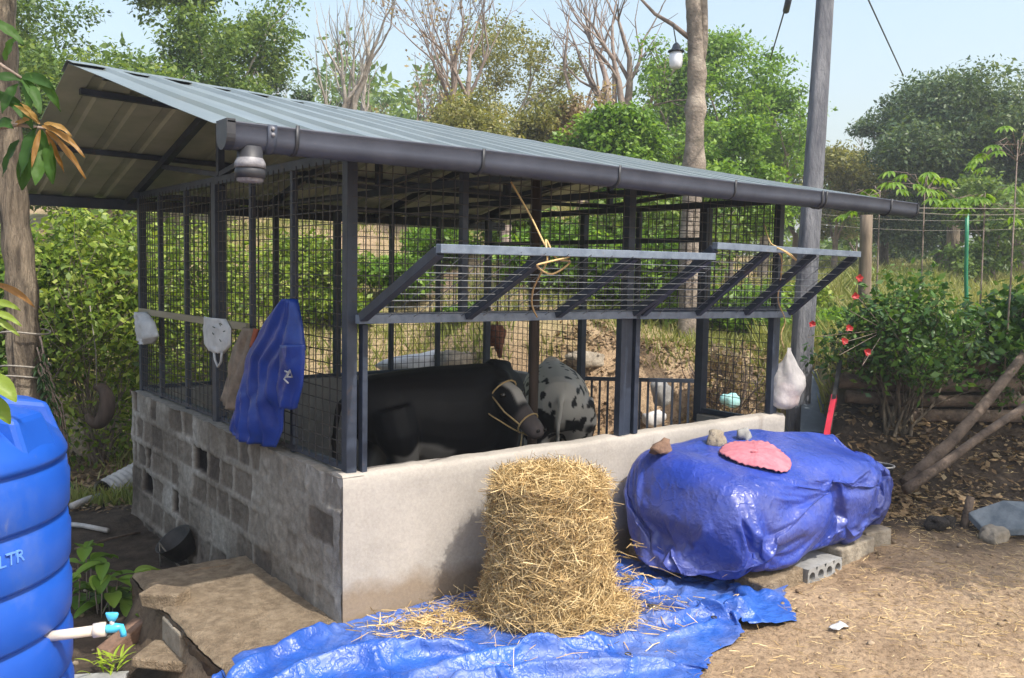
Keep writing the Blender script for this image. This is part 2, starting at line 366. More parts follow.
# ---------------------------------------------------------------- ground
def build_ground():
    n = 440; k = 7.0; A = 260.0
    u = np.linspace(-1, 1, n); w = A*np.sinh(k*u)/math.sinh(k)
    X, Y = np.meshgrid(1.0+w, -.2+w, indexing='ij'); Z = zt(X, Y)
    # sink under the shed floor
    ins = (X > .06) & (X < 3.62) & (Y > .06) & (Y < 3.68); Z = np.where(ins, np.minimum(Z, -.25), Z); Z = np.where((X > -.63) & (X <= .08) & (Y > -.56) & (Y < 1.16), np.minimum(Z, -.08), Z)
    Z = np.where(inpoly(X, Y, [(x_*.97+.03, y_*.97-.02) for x_, y_ in TP]), Z-.03, Z)
    me = bpy.data.meshes.new('ground'); V = np.stack([X, Y, Z], -1).reshape(-1, 3)
    me.vertices.add(len(V)); me.vertices.foreach_set('co', V.astype(np.float32).ravel())
    i, j = np.meshgrid(np.arange(n-1), np.arange(n-1), indexing='ij'); b = (i*n+j).ravel()
    F = np.stack([b, b+n, b+n+1, b+1], -1).astype(np.int32); N = len(F)
    me.loops.add(4*N); me.loops.foreach_set('vertex_index', F.ravel()); me.polygons.add(N)
    me.polygons.foreach_set('loop_start', np.arange(0, 4*N, 4, dtype=np.int32)); me.polygons.foreach_set('loop_total', np.full(N, 4, np.int32))
    me.polygons.foreach_set('use_smooth', np.ones(N, bool)); me.update(calc_edges=True)
    rx = X-CP[0]; ry = Y-CP[1]; s = rx*FH[0]+ry*FH[1]; t = rx*FH[1]-ry*FH[0]; a = t/np.maximum(s, 1.5)
    nz = fbm(X*1.3, Y*1.3, 21)-.47
    # damp soil at left drain; damp plus painted shade on right bank and yard
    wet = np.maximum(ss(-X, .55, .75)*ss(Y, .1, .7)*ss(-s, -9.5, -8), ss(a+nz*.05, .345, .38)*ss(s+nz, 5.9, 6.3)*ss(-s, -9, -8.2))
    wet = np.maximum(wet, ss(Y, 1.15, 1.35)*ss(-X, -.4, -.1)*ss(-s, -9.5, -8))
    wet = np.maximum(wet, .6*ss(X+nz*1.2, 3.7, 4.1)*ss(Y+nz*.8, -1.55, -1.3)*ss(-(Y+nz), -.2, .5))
    grass = ss(s+nz*2, 9.9, 11.2)*(.45+.55*ss(a, .28, .36)); grass = np.clip(grass+(fbm(X*.5, Y*.5, 31)-.5)*1.5*ss(s, 9.5, 11), 0, 1)
    grass = np.maximum(grass, ss(s, 8.1, 8.9)*k_(a)*.8)
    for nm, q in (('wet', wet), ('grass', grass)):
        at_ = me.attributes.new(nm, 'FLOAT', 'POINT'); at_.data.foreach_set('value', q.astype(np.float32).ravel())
    m, nt, bs, o = nmat('earth_ground')
    f = noisen(nt, 1.1, 8, rough=.7); dry = ramp(nt, f, [(.3, (.24, .165, .105)), (.5, (.36, .26, .17)), (.72, (.46, .345, .235))])
    fs_ = noisen(nt, 28, 6, rough=.75); sp = ramp(nt, fs_, [(.36, (.55, .52, .50)), (.5, (1, 1, 1)), (.68, (1.25, 1.22, 1.15))]); dry = mixc(nt, 1.0, dry, sp, 'MULTIPLY'); dry = mixc(nt, ramp(nt, noisen(nt, 3.2, 9, rough=.72), [(.52, (0, 0, 0)), (.68, (.5, .5, .5))]), dry, (.20, .135, .085))
    wet_shade_c = ramp(nt, noisen(nt, 9, 7), [(.3, (.035, .026, .020)), (.7, (.105, .080, .060))])
    gr = ramp(nt, noisen(nt, 2.5, 8, rough=.75), [(.34, (.11, .13, .04)), (.5, (.23, .22, .085)), (.68, (.40, .33, .19))])
    A1 = nn(nt, 'ShaderNodeAttribute', attribute_name='wet'); A2 = nn(nt, 'ShaderNodeAttribute', attribute_name='grass')
    c = mixc(nt, A2.outputs['Fac'], mixc(nt, A1.outputs['Fac'], dry, wet_shade_c), gr)
    nt.links.new(c, bs.inputs['Base Color']); bs.inputs['Roughness'].default_value = .95; bs.inputs['Specular IOR Level'].default_value = .15
    bumpn(nt, bs, noisen(nt, 22, 9, rough=.7), .9, .035)
    g = link_mesh('ground', me, None, (0, 0, 0), [m]); g['kind'] = 'structure'
def k_(a): return ss(a, .33, .375)
build_ground()

# ---------------------------------------------------------------- foliage engine
def leaf_cloud(cent, rad, n, size, rng, up=.5, flat=.8, asp=.5, v0=.5, vs=.22):
    """n leaves gaussian-scattered about each centre; returns quads and values"""
    C_ = np.repeat(np.asarray(cent), n, 0); N = len(C_)
    d = rng.normal(size=(N, 3)); d /= np.linalg.norm(d, axis=1)[:, None]
    r = rng.rand(N, 1)**.5*np.repeat(np.broadcast_to(rad, (len(cent),)), n)[:, None]
    P = C_+d*r*np.array([1, 1, flat])
    nr = rng.normal(size=(N, 3))+np.array([0, 0, up*2])+d*.6; nr /= np.linalg.norm(nr, axis=1)[:, None]
    ax = rng.normal(size=(N, 3))+d*.8; ax -= nr*np.sum(ax*nr, 1)[:, None]; ax /= np.linalg.norm(ax, axis=1)[:, None]
    sd = np.cross(nr, ax); S = (size*(.45+1.15*rng.rand(N, 1)**1.4))
    Q = np.stack([P, P+ax*S*.45+sd*S*asp*.5-nr*S*.05, P+ax*S-nr*S*.14, P+ax*S*.45-sd*S*asp*.5-nr*S*.05], 1)
    cv = np.repeat(rng.normal(0, vs*.6, len(cent)), n)
    return Q, np.clip(v0+cv+rng.normal(0, vs, N), 0, 1)
def grow(mb, p, d, ln, r, depth, rng, ends, spread=.7, ratio=.72, kids=(2, 4), rmin=.012, sides=6, gn=.25, up=.12, endr=.45, inner=True):
    p = np.array(p, float); d = np.array(d, float)/np.linalg.norm(d); n = 4
    P = [p.copy()]
    for i in range(n):
        d = d+rng.normal(0, gn*.4, 3)+np.array([0, 0, up*.4]); d /= np.linalg.norm(d); p = p+d*ln/n; P.append(p.copy())
    r1 = max(r*endr if depth else r*.3, rmin*.6)
    mb.tube(P, list(np.linspace(r, r1, n+1)), n=max(3, sides), cap=False, a=.5)
    if depth == 0: ends.append(P[-1]); ends.append(P[2]); return
    if inner and depth == 1: ends.append(P[3])
    kk = rng.randint(kids[0], kids[1]+1)
    for c in range(kk):
        j = n if c == 0 else rng.randint(2, n+1)
        q = rng.normal(size=3); q -= d*(q@d); q /= np.linalg.norm(q)
        sp = spread*(.5 if c == 0 else .7+.6*rng.rand())
        grow(mb, P[j], d+q*sp, ln*ratio*(.8+.4*rng.rand()), max(r1*(1 if c == 0 else .8), rmin), depth-1, rng, ends, spread, ratio, kids, rmin, max(3, sides-1), gn, up, .6, inner)
def tree(name, label, px, s, ytop, wpx, leaf, bark, seed, fill=1.0, leafs=.12, depth=4, crown_bottom=.3, clumps=60, group=None, cat='tree', trunk_r=None, per=60, lean=0, ybase=None, flat=.75, crad=None):
    """tree whose crown is wpx wide at distance s with its top at image row ytop"""
    rng = np.random.RandomState(seed)
    top = at(px, ytop, s); x, y = top[0], top[1]; z0 = gz(x, y)-.1; H = top[2]-z0; W = wpx/881*s
    o = thing(name, label, cat, (x, y, z0), group)
    mb = MB(); ends = []; r = trunk_r or H*.022
    if depth:
        th = H*crown_bottom
        mb.tube([(x+lean*.0, y, z0), (x+rng.normal(0, .05)*H*.2, y, z0+th*.5), (x+lean, y, z0+th)], [r*1.25, r*1.0, r*.85], 9, cap=False)
        for k in range(3+(wpx > 120)):
            an = rng.rand()*6.28+k*1.7; e = .35+.5*rng.rand()
            grow(mb, (x+lean, y, z0+th*(.75+.25*rng.rand())), (math.cos(an)*e, math.sin(an)*e, 1), H*(1-crown_bottom)*.42, r*.6, depth-2, rng, ends, spread=.7, ratio=.66, kids=(2, 3), rmin=.014, up=.15)
        mb.build('trunk', bark, o)
    # crown clumps on an uneven set of lobes
    lob = []; nl = 7+int(wpx/45)
    cb = crown_bottom*.9
    for k in range(nl):
        a_ = rng.rand()*6.283; hh = rng.rand(); prof = math.sin(math.pi*min(1, .18+.78*hh))**.7
        rr = W*.5*prof*(.35+.5*rng.rand()); lob.append((x+math.cos(a_)*rr, y+math.sin(a_)*rr, z0+H*(cb+(1-cb)*(.08+.80*hh)), W*(.13+.13*rng.rand())))
    cs = [];
    for k in range(clumps):
        l = lob[rng.randint(nl)]; dd = rng.normal(size=3); dd /= np.linalg.norm(dd); q = l[3]*(.55+.5*rng.rand())
        c = np.array(l[:3])+dd*q*np.array([1, 1, flat]); c[2] = min(c[2], z0+H*.985); cs.append(c)
    if ends:
        E_ = np.array(ends); E_ = E_[rng.permutation(len(E_))[:clumps//2]]; cs += list(E_)
    cr = crad or W*.075+.12
    Q, v = leaf_cloud(np.array(cs), cr*(.7+.6*rng.rand(len(cs))), int(per*fill*2.0), leafs*.66, rng, flat=.6)
    quads('crown', Q, v, leaf, o)
    return o
def bare_tree(name, label, px, s, ytop, bark, seed, depth=6, r=.12, group=None, spread=.55, leaf=None, ln=.30, stems=1, kids=(2, 3), up=.2, nleaf=3):
    rng = np.random.RandomState(seed); top = at(px, ytop, s); x, y = top[0], top[1]; z0 = gz(x, y)-.1; H = top[2]-z0
    o = thing(name, label, 'tree', (x, y, z0), group); mb = MB(); ends = []
    for k in range(stems):
        grow(mb, (x+k*.22*CR[0], y+k*.22*CR[1], z0), (rng.normal(0, .06)+k*.08*CR[0], rng.normal(0, .06), 1), H*ln, r*(1-.25*k), depth, rng, ends, spread=spread, ratio=.76, kids=kids, rmin=.009, up=up, endr=.75, gn=.22, sides=7)
    V = np.array(mb.v); zz = V[:, 2]; sc = H/(zz.max()-z0); V[:, 2] = z0+(zz-z0)*sc
    V[:, 0] = x+(V[:, 0]-x)*min(sc, 1.15); V[:, 1] = y+(V[:, 1]-y)*min(sc, 1.15); mb.v = [tuple(p) for p in V]
    mb.build('trunk', bark, o)
    if leaf:
        E_ = np.array(ends); E_[:, 2] = z0+(E_[:, 2]-z0)*sc; E_[:, :2] = np.array([x, y])+(E_[:, :2]-np.array([x, y]))*min(sc, 1.15)
        Q, v = leaf_cloud(E_, .28, nleaf, .09, rng); quads('crown', Q, v, leaf, o)
    return o
def shrub(name, label, px, s, ytop, wpx, leaf, seed, leafs=.07, n=9000, cat='shrub', group=None, deep=1.0, stems=6, asp=.55, stemmat=None, zb=None, flat=.95, lowgap=.06, wild=0):
    rng = np.random.RandomState(seed); top = at(px, ytop, s); x, y = top[0], top[1]; z0 = (gz(x, y) if zb is None else zb)-.03; H = top[2]-z0; W = wpx/881*s
    o = thing(name, label, cat, (x, y, z0), group); mb = MB(); ends = []
    for k in range(stems):
        an = rng.rand()*6.28; e = .2+.5*rng.rand()*min(1, W/H)
        grow(mb, (x+rng.normal(0, .06), y+rng.normal(0, .06), z0), (math.cos(an)*e, math.sin(an)*e, 1), H*(.40 if wild else .45), .022, 3 if wild else 2, rng, ends, spread=.62, ratio=.72, rmin=.005, sides=5)
    mb.build('stems', stemmat or M['bark_t'], o)
    nc = n//45; a_ = rng.rand(nc)*6.283; hh = rng.rand(nc)**.8; pr = np.sin(np.pi*np.clip(.22+.70*hh, 0, 1))**.6
    rr = W*.5*pr*np.sqrt(.25+.75*rng.rand(nc))*(.75+.35*np.sin(a_*3+seed)*.5+.2*rng.rand(nc))
    cs = np.stack([x+np.cos(a_)*rr, y+np.sin(a_)*rr*deep, z0+H*(lowgap+(.94-lowgap)*hh)], -1)
    Q, v = leaf_cloud(cs, .10*(W+H)*.5*(.6+.7*rng.rand(nc))+.05, 45, leafs, rng, asp=asp, flat=flat, v0=.52, vs=.24)
    if wild:
        E_ = np.array(ends); sc = np.array([W*.5/max(np.percentile(np.abs(E_[:, 0]-x), 90), .05), W*.5*deep/max(np.percentile(np.abs(E_[:, 1]-y), 90), .05), H*.93/max(E_[:, 2].max()-z0, .1)]); sc = np.clip(sc, .6, 1.6)
        E_ = np.array([x, y, z0])+(E_-np.array([x, y, z0]))*sc; ng = max(8, int(n*wild/len(E_))); Qw, vw = leaf_cloud(E_, .13+.05*W, ng, leafs, rng, asp=asp, v0=.5, vs=.24)
        kq = rng.rand(len(Q)) < (1-wild); Q = np.concatenate([Q[kq], Qw]); v = np.concatenate([v[kq], vw])
        V_ = np.array(mb.v); V_ = np.array([x, y, z0])+(V_-np.array([x, y, z0]))*sc; st_ = [q for q in o.children][0]
        st_.data.vertices.foreach_set('co', (V_-wl(o)).astype(np.float32).ravel())
    kz = Q[:, 0, 2] > z0; Q = Q[kz]; v = v[kz]
    quads('leaves', Q, v, leaf, o); return o

# ---------------------------------------------------------------- shed
LX, DY, HW, HP, HZ = 3.687, 3.746, .7616, 2.325, 1.545
shed = thing('cow_shed', 'open sided cow shed with block walls, wire mesh and ridged grey green metal roof', 'cow shed', (LX/2, DY/2, 0))
# front plastered wall
def plaster_wall():
    mb = MB(); n = 120
    G = np.zeros((n, 12, 3)); prof = [(0, -.05), (0, .1), (0, .25), (0, .4), (0, .55), (0, .68), (0, .735), (.012, HW-.004), (.03, HW), (.10, HW+.002), (.125, HW-.006), (.13, -.05)]
    for i in range(n):
        x = LX*i/(n-1)
        for j, (yy, z) in enumerate(prof):
            w = (float(fbm(x*3, z*3+j*.05, 4))-.47)*.012; edge = (float(fbm(x*9, 1.0, 5))-.47)*.018
            G[i, j] = (x, yy-.004+(w if j < 7 else 0), z+(edge if j >= 6 and j < 11 else 0))
    mb.grid(G); mb.f = [tuple(reversed(f)) for f in mb.f]
    for i in (0, n-1):
        ring = [tuple(G[i, j]) for j in range(12)]; mb.add(ring, [tuple(range(12)) if i else tuple(range(11, -1, -1))])
    mb.build('front_wall', M['plaster'], shed, flat=False)
plaster_wall()
# left side wall: blocks in relief
def block_wall():
    y0, y1, z0, z1 = .0, DY, -.5, HW-.012; ny, nz = 300, 104
    rng = random.Random(4); blocks = []; z = -.46; row = 0
    while z < HW:
        y = .06-(row % 2)*.12
        while y < DY:
            w = rng.choice([.2, .26, .32, .36]); w *= .9
            b = [y+.012, min(y+w-.012, DY-.03), z+.012, z+.205-.018, rng.random()]
            blocks.append(b); y += w
        z += .205; row += 1
    Y, Z = np.meshgrid(np.linspace(y0, y1, ny), np.linspace(z0, z1, nz), indexing='ij')
    X = -.012+(fbm(Y*5, Z*5, 41)-.47)*.03+(fbm(Y*22, Z*22, 42, 3)-.44)*.018; val = .72+(fbm(Y*2.2, Z*2.2, 43)-.47)*.8
    smear = fbm(Y*1.6+4, Z*2.2, 47)
    for b in blocks:
        wob = (fbm(Y*14, Z*14, 44, 2)-.37)*.02
        m = ss(Y+wob, b[0], b[0]+.014)*ss(-Y+wob, -b[1], -b[1]+.014)*ss(Z+wob, b[2], b[2]+.014)*ss(-Z-wob, -b[3], -b[3]+.014)
        far = (b[0]+b[1])/2/DY
        keep = (1.0 if far > .45 else .7) if b[4] < .62+.34*far else .15
        open_ = b[4] < .07 and far > .4
        sm = keep*m*np.clip(2.0-2.3*smear, 0, 1)
        if open_: sm = m*1.0
        X = X+sm*(.05 if open_ else .013); tv = .0 if open_ else .26+.30*((b[4]*7) % 1)
        val = val*(1-sm)+tv*sm
    # wet band near the ground
    X = X-ss(-Z, .05, .35)*.02
    val = val-(ss(-Z, -.12, .1))*.12
    edge = ss(Z, z1-.04, z1); Z = Z+edge*(fbm(Y*8, 3, 45)-.47)*.03
    G = np.stack([X, Y, Z], -1); mb = MB(); mb.grid(G); mb.a = list(np.clip(val, 0, 1).ravel())
    # top and end
    top = np.zeros((ny, 2, 3)); top[:, 0] = G[:, -1]; top[:, 1] = G[:, -1]; top[:, 1, 0] = .12
    b0 = len(mb.v); mb.grid(top, a=.75)
    end = np.zeros((2, nz, 3)); end[0] = G[-1]; end[1] = G[-1]; end[1, :, 0] = .12; mb.grid(end, a=.5)
    mb.build('block_wall', M['block'], shed)
    mb = MB(); mb.box((.121, .131, -.4), (.135, DY-.13, HW-.006)); mb.build('wall_render', M['inner'], shed)
block_wall()
mb = MB(); mb.box((.137, DY-.13, -.45), (LX, DY, HW-.002)); mb.box((0.02, DY-.127, -.45), (.136, DY-.005, HW-.014)); mb.build('back_wall', M['inner'], shed, bevel=.006)
mb = MB(); mb.box((LX-.13, 2.22, -.3), (LX-.002, DY-.132, HW)); mb.build('side_wall', M['inner'], shed, bevel=.006)
mb = MB(); mb.box((LX-.13, .132, -.3), (LX-.002, .74, .665)); mb.build('low_wall', M['inner'], shed, bevel=.006)
mb = MB(); mb.box((.125, .125, -.3), (LX-.14, DY-.14, -.12)); mb.box((.14, .135, -.12), (LX-.14, .40, .32)); mb.build('floor', M['floor'], shed)
# posts
def post(x, y, z0, z1, w=.05, d=.05, m=None, name='post'):
    mb = MB(); mb.box((x-w/2, y-d/2, z0), (x+w/2, y+d/2, z1)); return mb.build(name, m or M['steel'], shed, bevel=.003)
PY = [.07, .73, 1.33, 1.91, 2.56, 3.18, 3.68]
for i, y in enumerate(PY):
    w = .075 if i == 3 else (.058 if i in (0, 6) else .034)
    post(.07, y, HW-.01, HP, w, w)
PXB = [.64, 1.22, 1.83, 2.42, 2.97, 3.6]
for i, x in enumerate(PXB): post(x, DY-.066, HW-.01, HP, .065 if i in (2, 5) else .038, .05)
post(.135, .045, HW-.005, HZ-.03, .03, .045, M['steel'])
post(.76, .07, HZ+.02, HP, .04, .04); post(2.04, .07, HW-.01, HP, .06, .06); post(1.972, .045, HW, HZ-.03, .045, .05, M['steel']); post(2.10, .045, HW, HZ-.03, .04, .05, M['steel'])
post(3.62, .07, HW-.01, HP, .055, .055); post(3.555, .045, HW, HZ-.03, .035, .045, M['steel'])
post(3.62, .76, .6, HP, .075, .075); post(3.62, 1.5, HW+.02, HP, .04, .04); post(3.62, 2.2, HW-.01, HP, .06, .06); post(3.62, 2.95, HW-.01, HP, .04, .04)
mb = MB(); pb = at(534, 300, 6.25); mb.tube([(pb[0], pb[1], -.15), (pb[0]+.015, pb[1], 1.2), (pb[0], pb[1], 2.5)], [.038, .034, .03], 10); mb.build('wooden_prop', M['wood_d'], shed)
# horizontal rails
def rail(p, q, w=.05, h=.05, m=None, name='rail'):
    mb = MB(); mb.bar(p, q, w, h); return mb.build(name, m or M['steel'], shed, bevel=.003)
zt_ = HP+.027
rail((.0, .07, zt_), (LX+.5, .07, zt_)); rail((.0, DY-.066, zt_), (LX+.1, DY-.066, zt_))
rail((.072, .097, zt_), (.072, DY-.093, zt_), .05, .054); rail((3.62, .097, zt_), (3.62, DY-.093, zt_))
rail((.07, .10, HW+.018), (.07, DY-.1, HW+.018), .035, .03, M['steel']); rail((.10, DY-.066, HW+.018), (3.57, DY-.066, HW+.018), .035, .03)
rail((3.62, .8, HP-.25), (3.62, DY-.1, HP-.25), .03, .04); rail((3.62, .1, .69), (3.62, .72, .69), .04, .04)
rail((.10, .068, HZ+.0), (2.01, .068, HZ+.0), .04, .05); rail((2.07, .068, HZ+.0), (3.59, .068, HZ+.0), .04, .05)
# roof
RZ, RY, EZ = 2.965, DY/2, 2.335; X0, X1 = -.825, LX+.60; EYF, EYB = -.535, DY+.515
def rz(x): return RZ-.0285*(x-X0)
def roof_z(x, q, ye=None): return rz(x)+(EZ-rz(x))*q
def roof_sheet(name, ye, mname):
    prof = []; x = X0
    while x < X1-.02:
        prof += [(x, 0), (x+.155, 0), (x+.172, .019), (x+.228, .019), (x+.245, 0)]; x += .25
    prof.append((X1, 0)); prof = [p for p in prof if p[0] <= X1]
    G = np.zeros((len(prof), 9, 3))
    for i, (px_, h) in enumerate(prof):
        for j in range(9):
            t = j/8; G[i, j] = (px_, RY+(ye-RY)*t, roof_z(px_, t)+h+.0015*math.sin(px_*9+j))
    mb = MB(); mb.grid(G); mb.sm = [False]*len(mb.f)
    if ye > RY: mb.f = [tuple(reversed(f)) for f in mb.f]
    mb.f = [tuple(reversed(f)) for f in mb.f]
    o = mb.build(name, M['roof_under'], shed); o.data.materials.append(M['roof'])
    s_ = o.modifiers.new('solid', 'SOLIDIFY'); s_.thickness = .002; s_.offset = -1; s_.material_offset = 1; s_.material_offset_rim = 1
    return o
roof_sheet('roof_sheet', EYF, 'roof'); roof_sheet('roof_sheet', EYB, 'roof')
mb = MB(); G = np.zeros((40, 5, 3))
for i in range(40):
    x = X0-.01+(X1-X0+.02)*i/39
    for j, (dy, dz) in enumerate(((-.15, -.022), (-.03, .012), (0, .020), (.03, .012), (.15, -.022))): G[i, j] = (x, RY+dy, rz(x)+dz+.003*math.sin(i*1.7))
mb.grid(G); mb.sm = [False]*len(mb.f); mb.build('ridge_cap', M['roof'], shed, solid=.002)
# trusses and purlins
for x in (.07, 1.25, 2.44, 3.62):
    if x not in (.07, 3.62): rail((x, .1, zt_), (x, DY-.1, zt_), .05, .05, name='tie_beam')
    dz = -.058
    for ye in (EYF+.06, EYB-.06):
        t = (ye-RY)/((EYF if ye < RY else EYB)-RY)
        rail((x, RY+(-.02 if ye < RY else .02), rz(x)-.012+dz), (x, ye, roof_z(x, t)+dz-.012), .05, .055, name='rafter')
    rail((x+.001, RY, zt_+.03), (x+.001, RY, rz(x)-.09), .045, .045, name='king_post')
    for q in (.5,):
        rail((x, RY-.02, zt_+.04), (x, RY-(RY-EYF)*q, roof_z(x, q)-.1), .035, .035, name='brace'); rail((x, RY+.02, zt_+.04), (x, RY+(RY-EYF)*q, roof_z(x, q)-.1), .035, .035, name='brace')
for q in (.12, .52, .97):
    for sgn, ye in ((-1, EYF), (1, EYB)):
        y = RY+(ye-RY)*q
        rail((X0+.12, y, roof_z(X0+.12, q)-.024), (X1-.1, y, roof_z(X1-.1, q)-.024), .05, .038, name='purlin')
rail((X0+.03, EYB-.22, EZ-.045), (X1-.2, EYB-.22, EZ-.045), .05, .08, name='purlin')
# gutter
def gutter():
    yc, zc, r = EYF-.045, EZ-.045, .050; xa, xb = X0+.02, X1+.02
    xs = np.linspace(xa, xb, 60); prof = [(-r, .052), (-r-.006, .052), (-r-.006, .046), (-r, .04)]
    for k in range(13): t = math.pi+math.pi*k/12; prof.append((r*math.cos(t), r*math.sin(t)))
    prof += [(r, .05)]; inner = [(y*.93, z*.93+.002) for y, z in reversed(prof[3:])]; prof = prof+inner
    G = np.zeros((60, len(prof), 3))
    for i, x in enumerate(xs):
        sag = .004*math.sin(x*2.3)
        for j, (y, z) in enumerate(prof): G[i, j] = (x, yc+y, zc+z+sag)
    mb = MB(); mb.grid(G, wrap=True); mb.f = [tuple(reversed(f)) for f in mb.f]; g = mb.build('gutter', M['gutter'], shed)
    for x in (xa, xb):
        mb = MB(); ring = [(x, yc+(r+.006)*math.cos(math.pi+math.pi*k/12), zc+(r+.006)*math.sin(math.pi+math.pi*k/12)) for k in range(13)]
        ring = [(x, yc-r-.006, zc+.056)]+ring+[(x, yc+r+.006, zc+.056)]; n = len(ring); x2 = x+(.03 if x == xa else -.02)
        mb.add([(x-(.004 if x == xa else -.004), a, b) for _, a, b in ring]+[(x2, a, b) for _, a, b in ring], [tuple(range(n)), tuple(range(2*n-1, n-1, -1))]+[(i, (i+1) % n, n+(i+1) % n, n+i) for i in range(n)])
        mb.build('end_cap', M['gutter_d'], g)
    bx = [ony(p, q, yc-r)[0] for p, q in ((297, 150), (483, 165), (619, 180), (735, 190), (822, 200), (826, 200), (891, 205))]
    for x in bx:
        mb = MB(); pts = [(x, yc+(r+.004)*math.cos(math.pi+math.pi*k/12), zc+(r+.004)*math.sin(math.pi+math.pi*k/12)) for k in range(13)]
        pts = [(x, yc-r-.008, zc+.058)]+pts+[(x, yc+r+.004, zc+.06)]
        mb.tube(pts, .004, 6, rh=.009, up=(1, 0, 0)); mb.build('bracket', M['gutter_d'], g)
    # joint collar with screws
    x = ony(272, 140, yc-r)[0]; mb = MB(); pts = [(x, yc+(r+.004)*math.cos(math.pi+math.pi*k/12), zc+(r+.004)*math.sin(math.pi+math.pi*k/12)) for k in range(13)]
    mb.tube([(x, yc-r-.004, zc+.05)]+pts+[(x, yc+r, zc+.05)], .005, 6, rh=.022, up=(1, 0, 0)); c = mb.build('joint_collar', M['gutter'], g)
    for dz in (.035, .012):
        mb = MB(); mb.lathe([(.001, .0), (.008, 0), (.008, .006), (.001, .008)], (0, 0, 0), 10)
        mb.v = [(x+v[0], yc-r-.008-v[2], zc+dz+v[1]) for v in mb.v]; mb.build('screw', M['outlet'], c)
    x = ony(250, 150, yc)[0]; mb = MB(); mb.lathe([(.058, 0), (.058, .03), (.05, .045), (.048, .12)], (x, yc, zc-.155), 24); ou = mb.build('outlet_spout', M['gutter_d'], g)
    mb = MB(); mb.lathe([(.040, .0), (.05, .004), (.052, .035), (.045, .05)], (x, yc, zc-.17), 24); mb.build('spout_ring', M['outlet'], ou)
    MB().lathe([(.060, 0), (.058, .02), (.045, .045), (.02, .06)], (x, yc, zc-.115), 24).build('spout_saddle', M['outlet'], ou)
gutter()
# wire mesh panels
def mesh_panel(o, u, v, nu, nv, Lu, Lv, m, parent, name='wire_mesh', r=.0023):
    o = np.array(o, float); u = np.array(u, float); v = np.array(v, float); mb = MB(); n_ = np.cross(u, v)
    for i in range(1, nu): mb.bar(o+u*Lu*i/nu, o+u*Lu*i/nu+v*Lv, r*2, r*2, up=n_)
    for j in range(1, nv): mb.bar(o+v*Lv*j/nv+n_*r*1.9, o+v*Lv*j/nv+u*Lu+n_*r*1.9, r*2, r*2, up=n_)
    return mb.build(name, m, parent)
hz_ = HP-HW
for a_, b_ in zip(PY[:-1], PY[1:]): mesh_panel((.045, a_, HW+.02), (0, 1, 0), (0, 0, 1), 8, 24, b_-a_, hz_, M['wire'], shed)
xb = [.07]+PXB
for a_, b_ in zip(xb[:-1], xb[1:]): mesh_panel((a_, DY-.04, HW+.02), (1, 0, 0), (0, 0, 1), 8, 24, b_-a_, hz_, M['wire'], shed)
for a_, b_, z0 in ((.07, .76, HZ), (.76, 2.04, HZ), (2.04, 3.62, HZ)): mesh_panel((a_, .045, z0+.02), (1, 0, 0), (0, 0, 1), round((b_-a_)/.075), 12, b_-a_, HP-z0, M['wire'], shed)
mesh_panel((3.645, .07, .70), (0, 1, 0), (0, 0, 1), 9, 25, .69, HP-.70, M['wire'], shed); mesh_panel((3.645, 2.2, HW), (0, 1, 0), (0, 0, 1), 19, 24, 1.46, hz_, M['wire'], shed)
mesh_panel((3.645, .76, 1.55), (0, 1, 0), (0, 0, 1), 19, 12, 1.44, HP-1.55, M['wire'], shed)
# feeding hatches propped open
def hatch(xs, tipL, tipR, zl, zr):
    hp = [np.array((x, -.02, zl+(zr-zl)*(x-xs[0])/(xs[-1]-xs[0]))) for x in xs]
    tp = [tipL+(tipR-tipL)*(x-xs[0])/(xs[-1]-xs[0]) for x in xs]
    root = MB().bar(hp[0]-np.array([.02, 0, 0]), hp[-1]+np.array([.02, 0, 0]), .04, .045).build('hatch', M['steel_l'], shed, bevel=.003)
    mb = MB().bar(tp[0]-np.array([.02, 0, 0]), tp[-1]+np.array([.02, 0, 0]), .04, .04); mb.build('outer_bar', M['steel_l'], root, bevel=.003)
    for a, b in zip(hp, tp): MB().bar(a+(b-a)*.03, b-(b-a)*.03, .046, .044, up=(1, 0, 0)).build('arm', M['steel'], root, bevel=.003)
    Lu = xs[-1]-xs[0]; v = tp[0]-hp[0]; Lv = np.linalg.norm(v)
    mesh_panel(hp[0], (hp[-1]-hp[0])/np.linalg.norm(hp[-1]-hp[0]), v/Lv, round(Lu/.15), 10, Lu, Lv, M['wire_z'], root, r=.0014)
    return tp
h1 = hatch([.085, .72, 1.36, 2.0], np.array([.105, -.71, 1.888]), np.array([2.03, -.60, 1.90]), 1.545, 1.535)
h2 = hatch([2.07, 2.60, 3.12, 3.64], np.array([2.12, -.57, 1.965]), np.array([3.67, -.54, 1.955]), 1.53, 1.51)
# gate swung outwards
ga = np.array([3.66, 2.20, 0]); gb_ = onz(697, 381, .79); gb_[2] = 0; gd = (gb_-ga); gl = np.linalg.norm(gd); gd /= gl
root = MB().bar(ga+np.array([0, 0, .79]), ga+gd*gl+np.array([0, 0, .79]), .03, .035).build('gate', M['steel'], shed)
MB().bar(ga+np.array([0, 0, .1]), ga+gd*gl+np.array([0, 0, .1]), .03, .035).build('bottom_rail', M['steel'], root)
for k in range(15): p = ga+gd*gl*k/14; MB().bar(p+np.array([0, 0, .11]), p+np.array([0, 0, .775]), .03, .02, up=(gd[0], gd[1], 0)).build('bar', M['steel'], root)

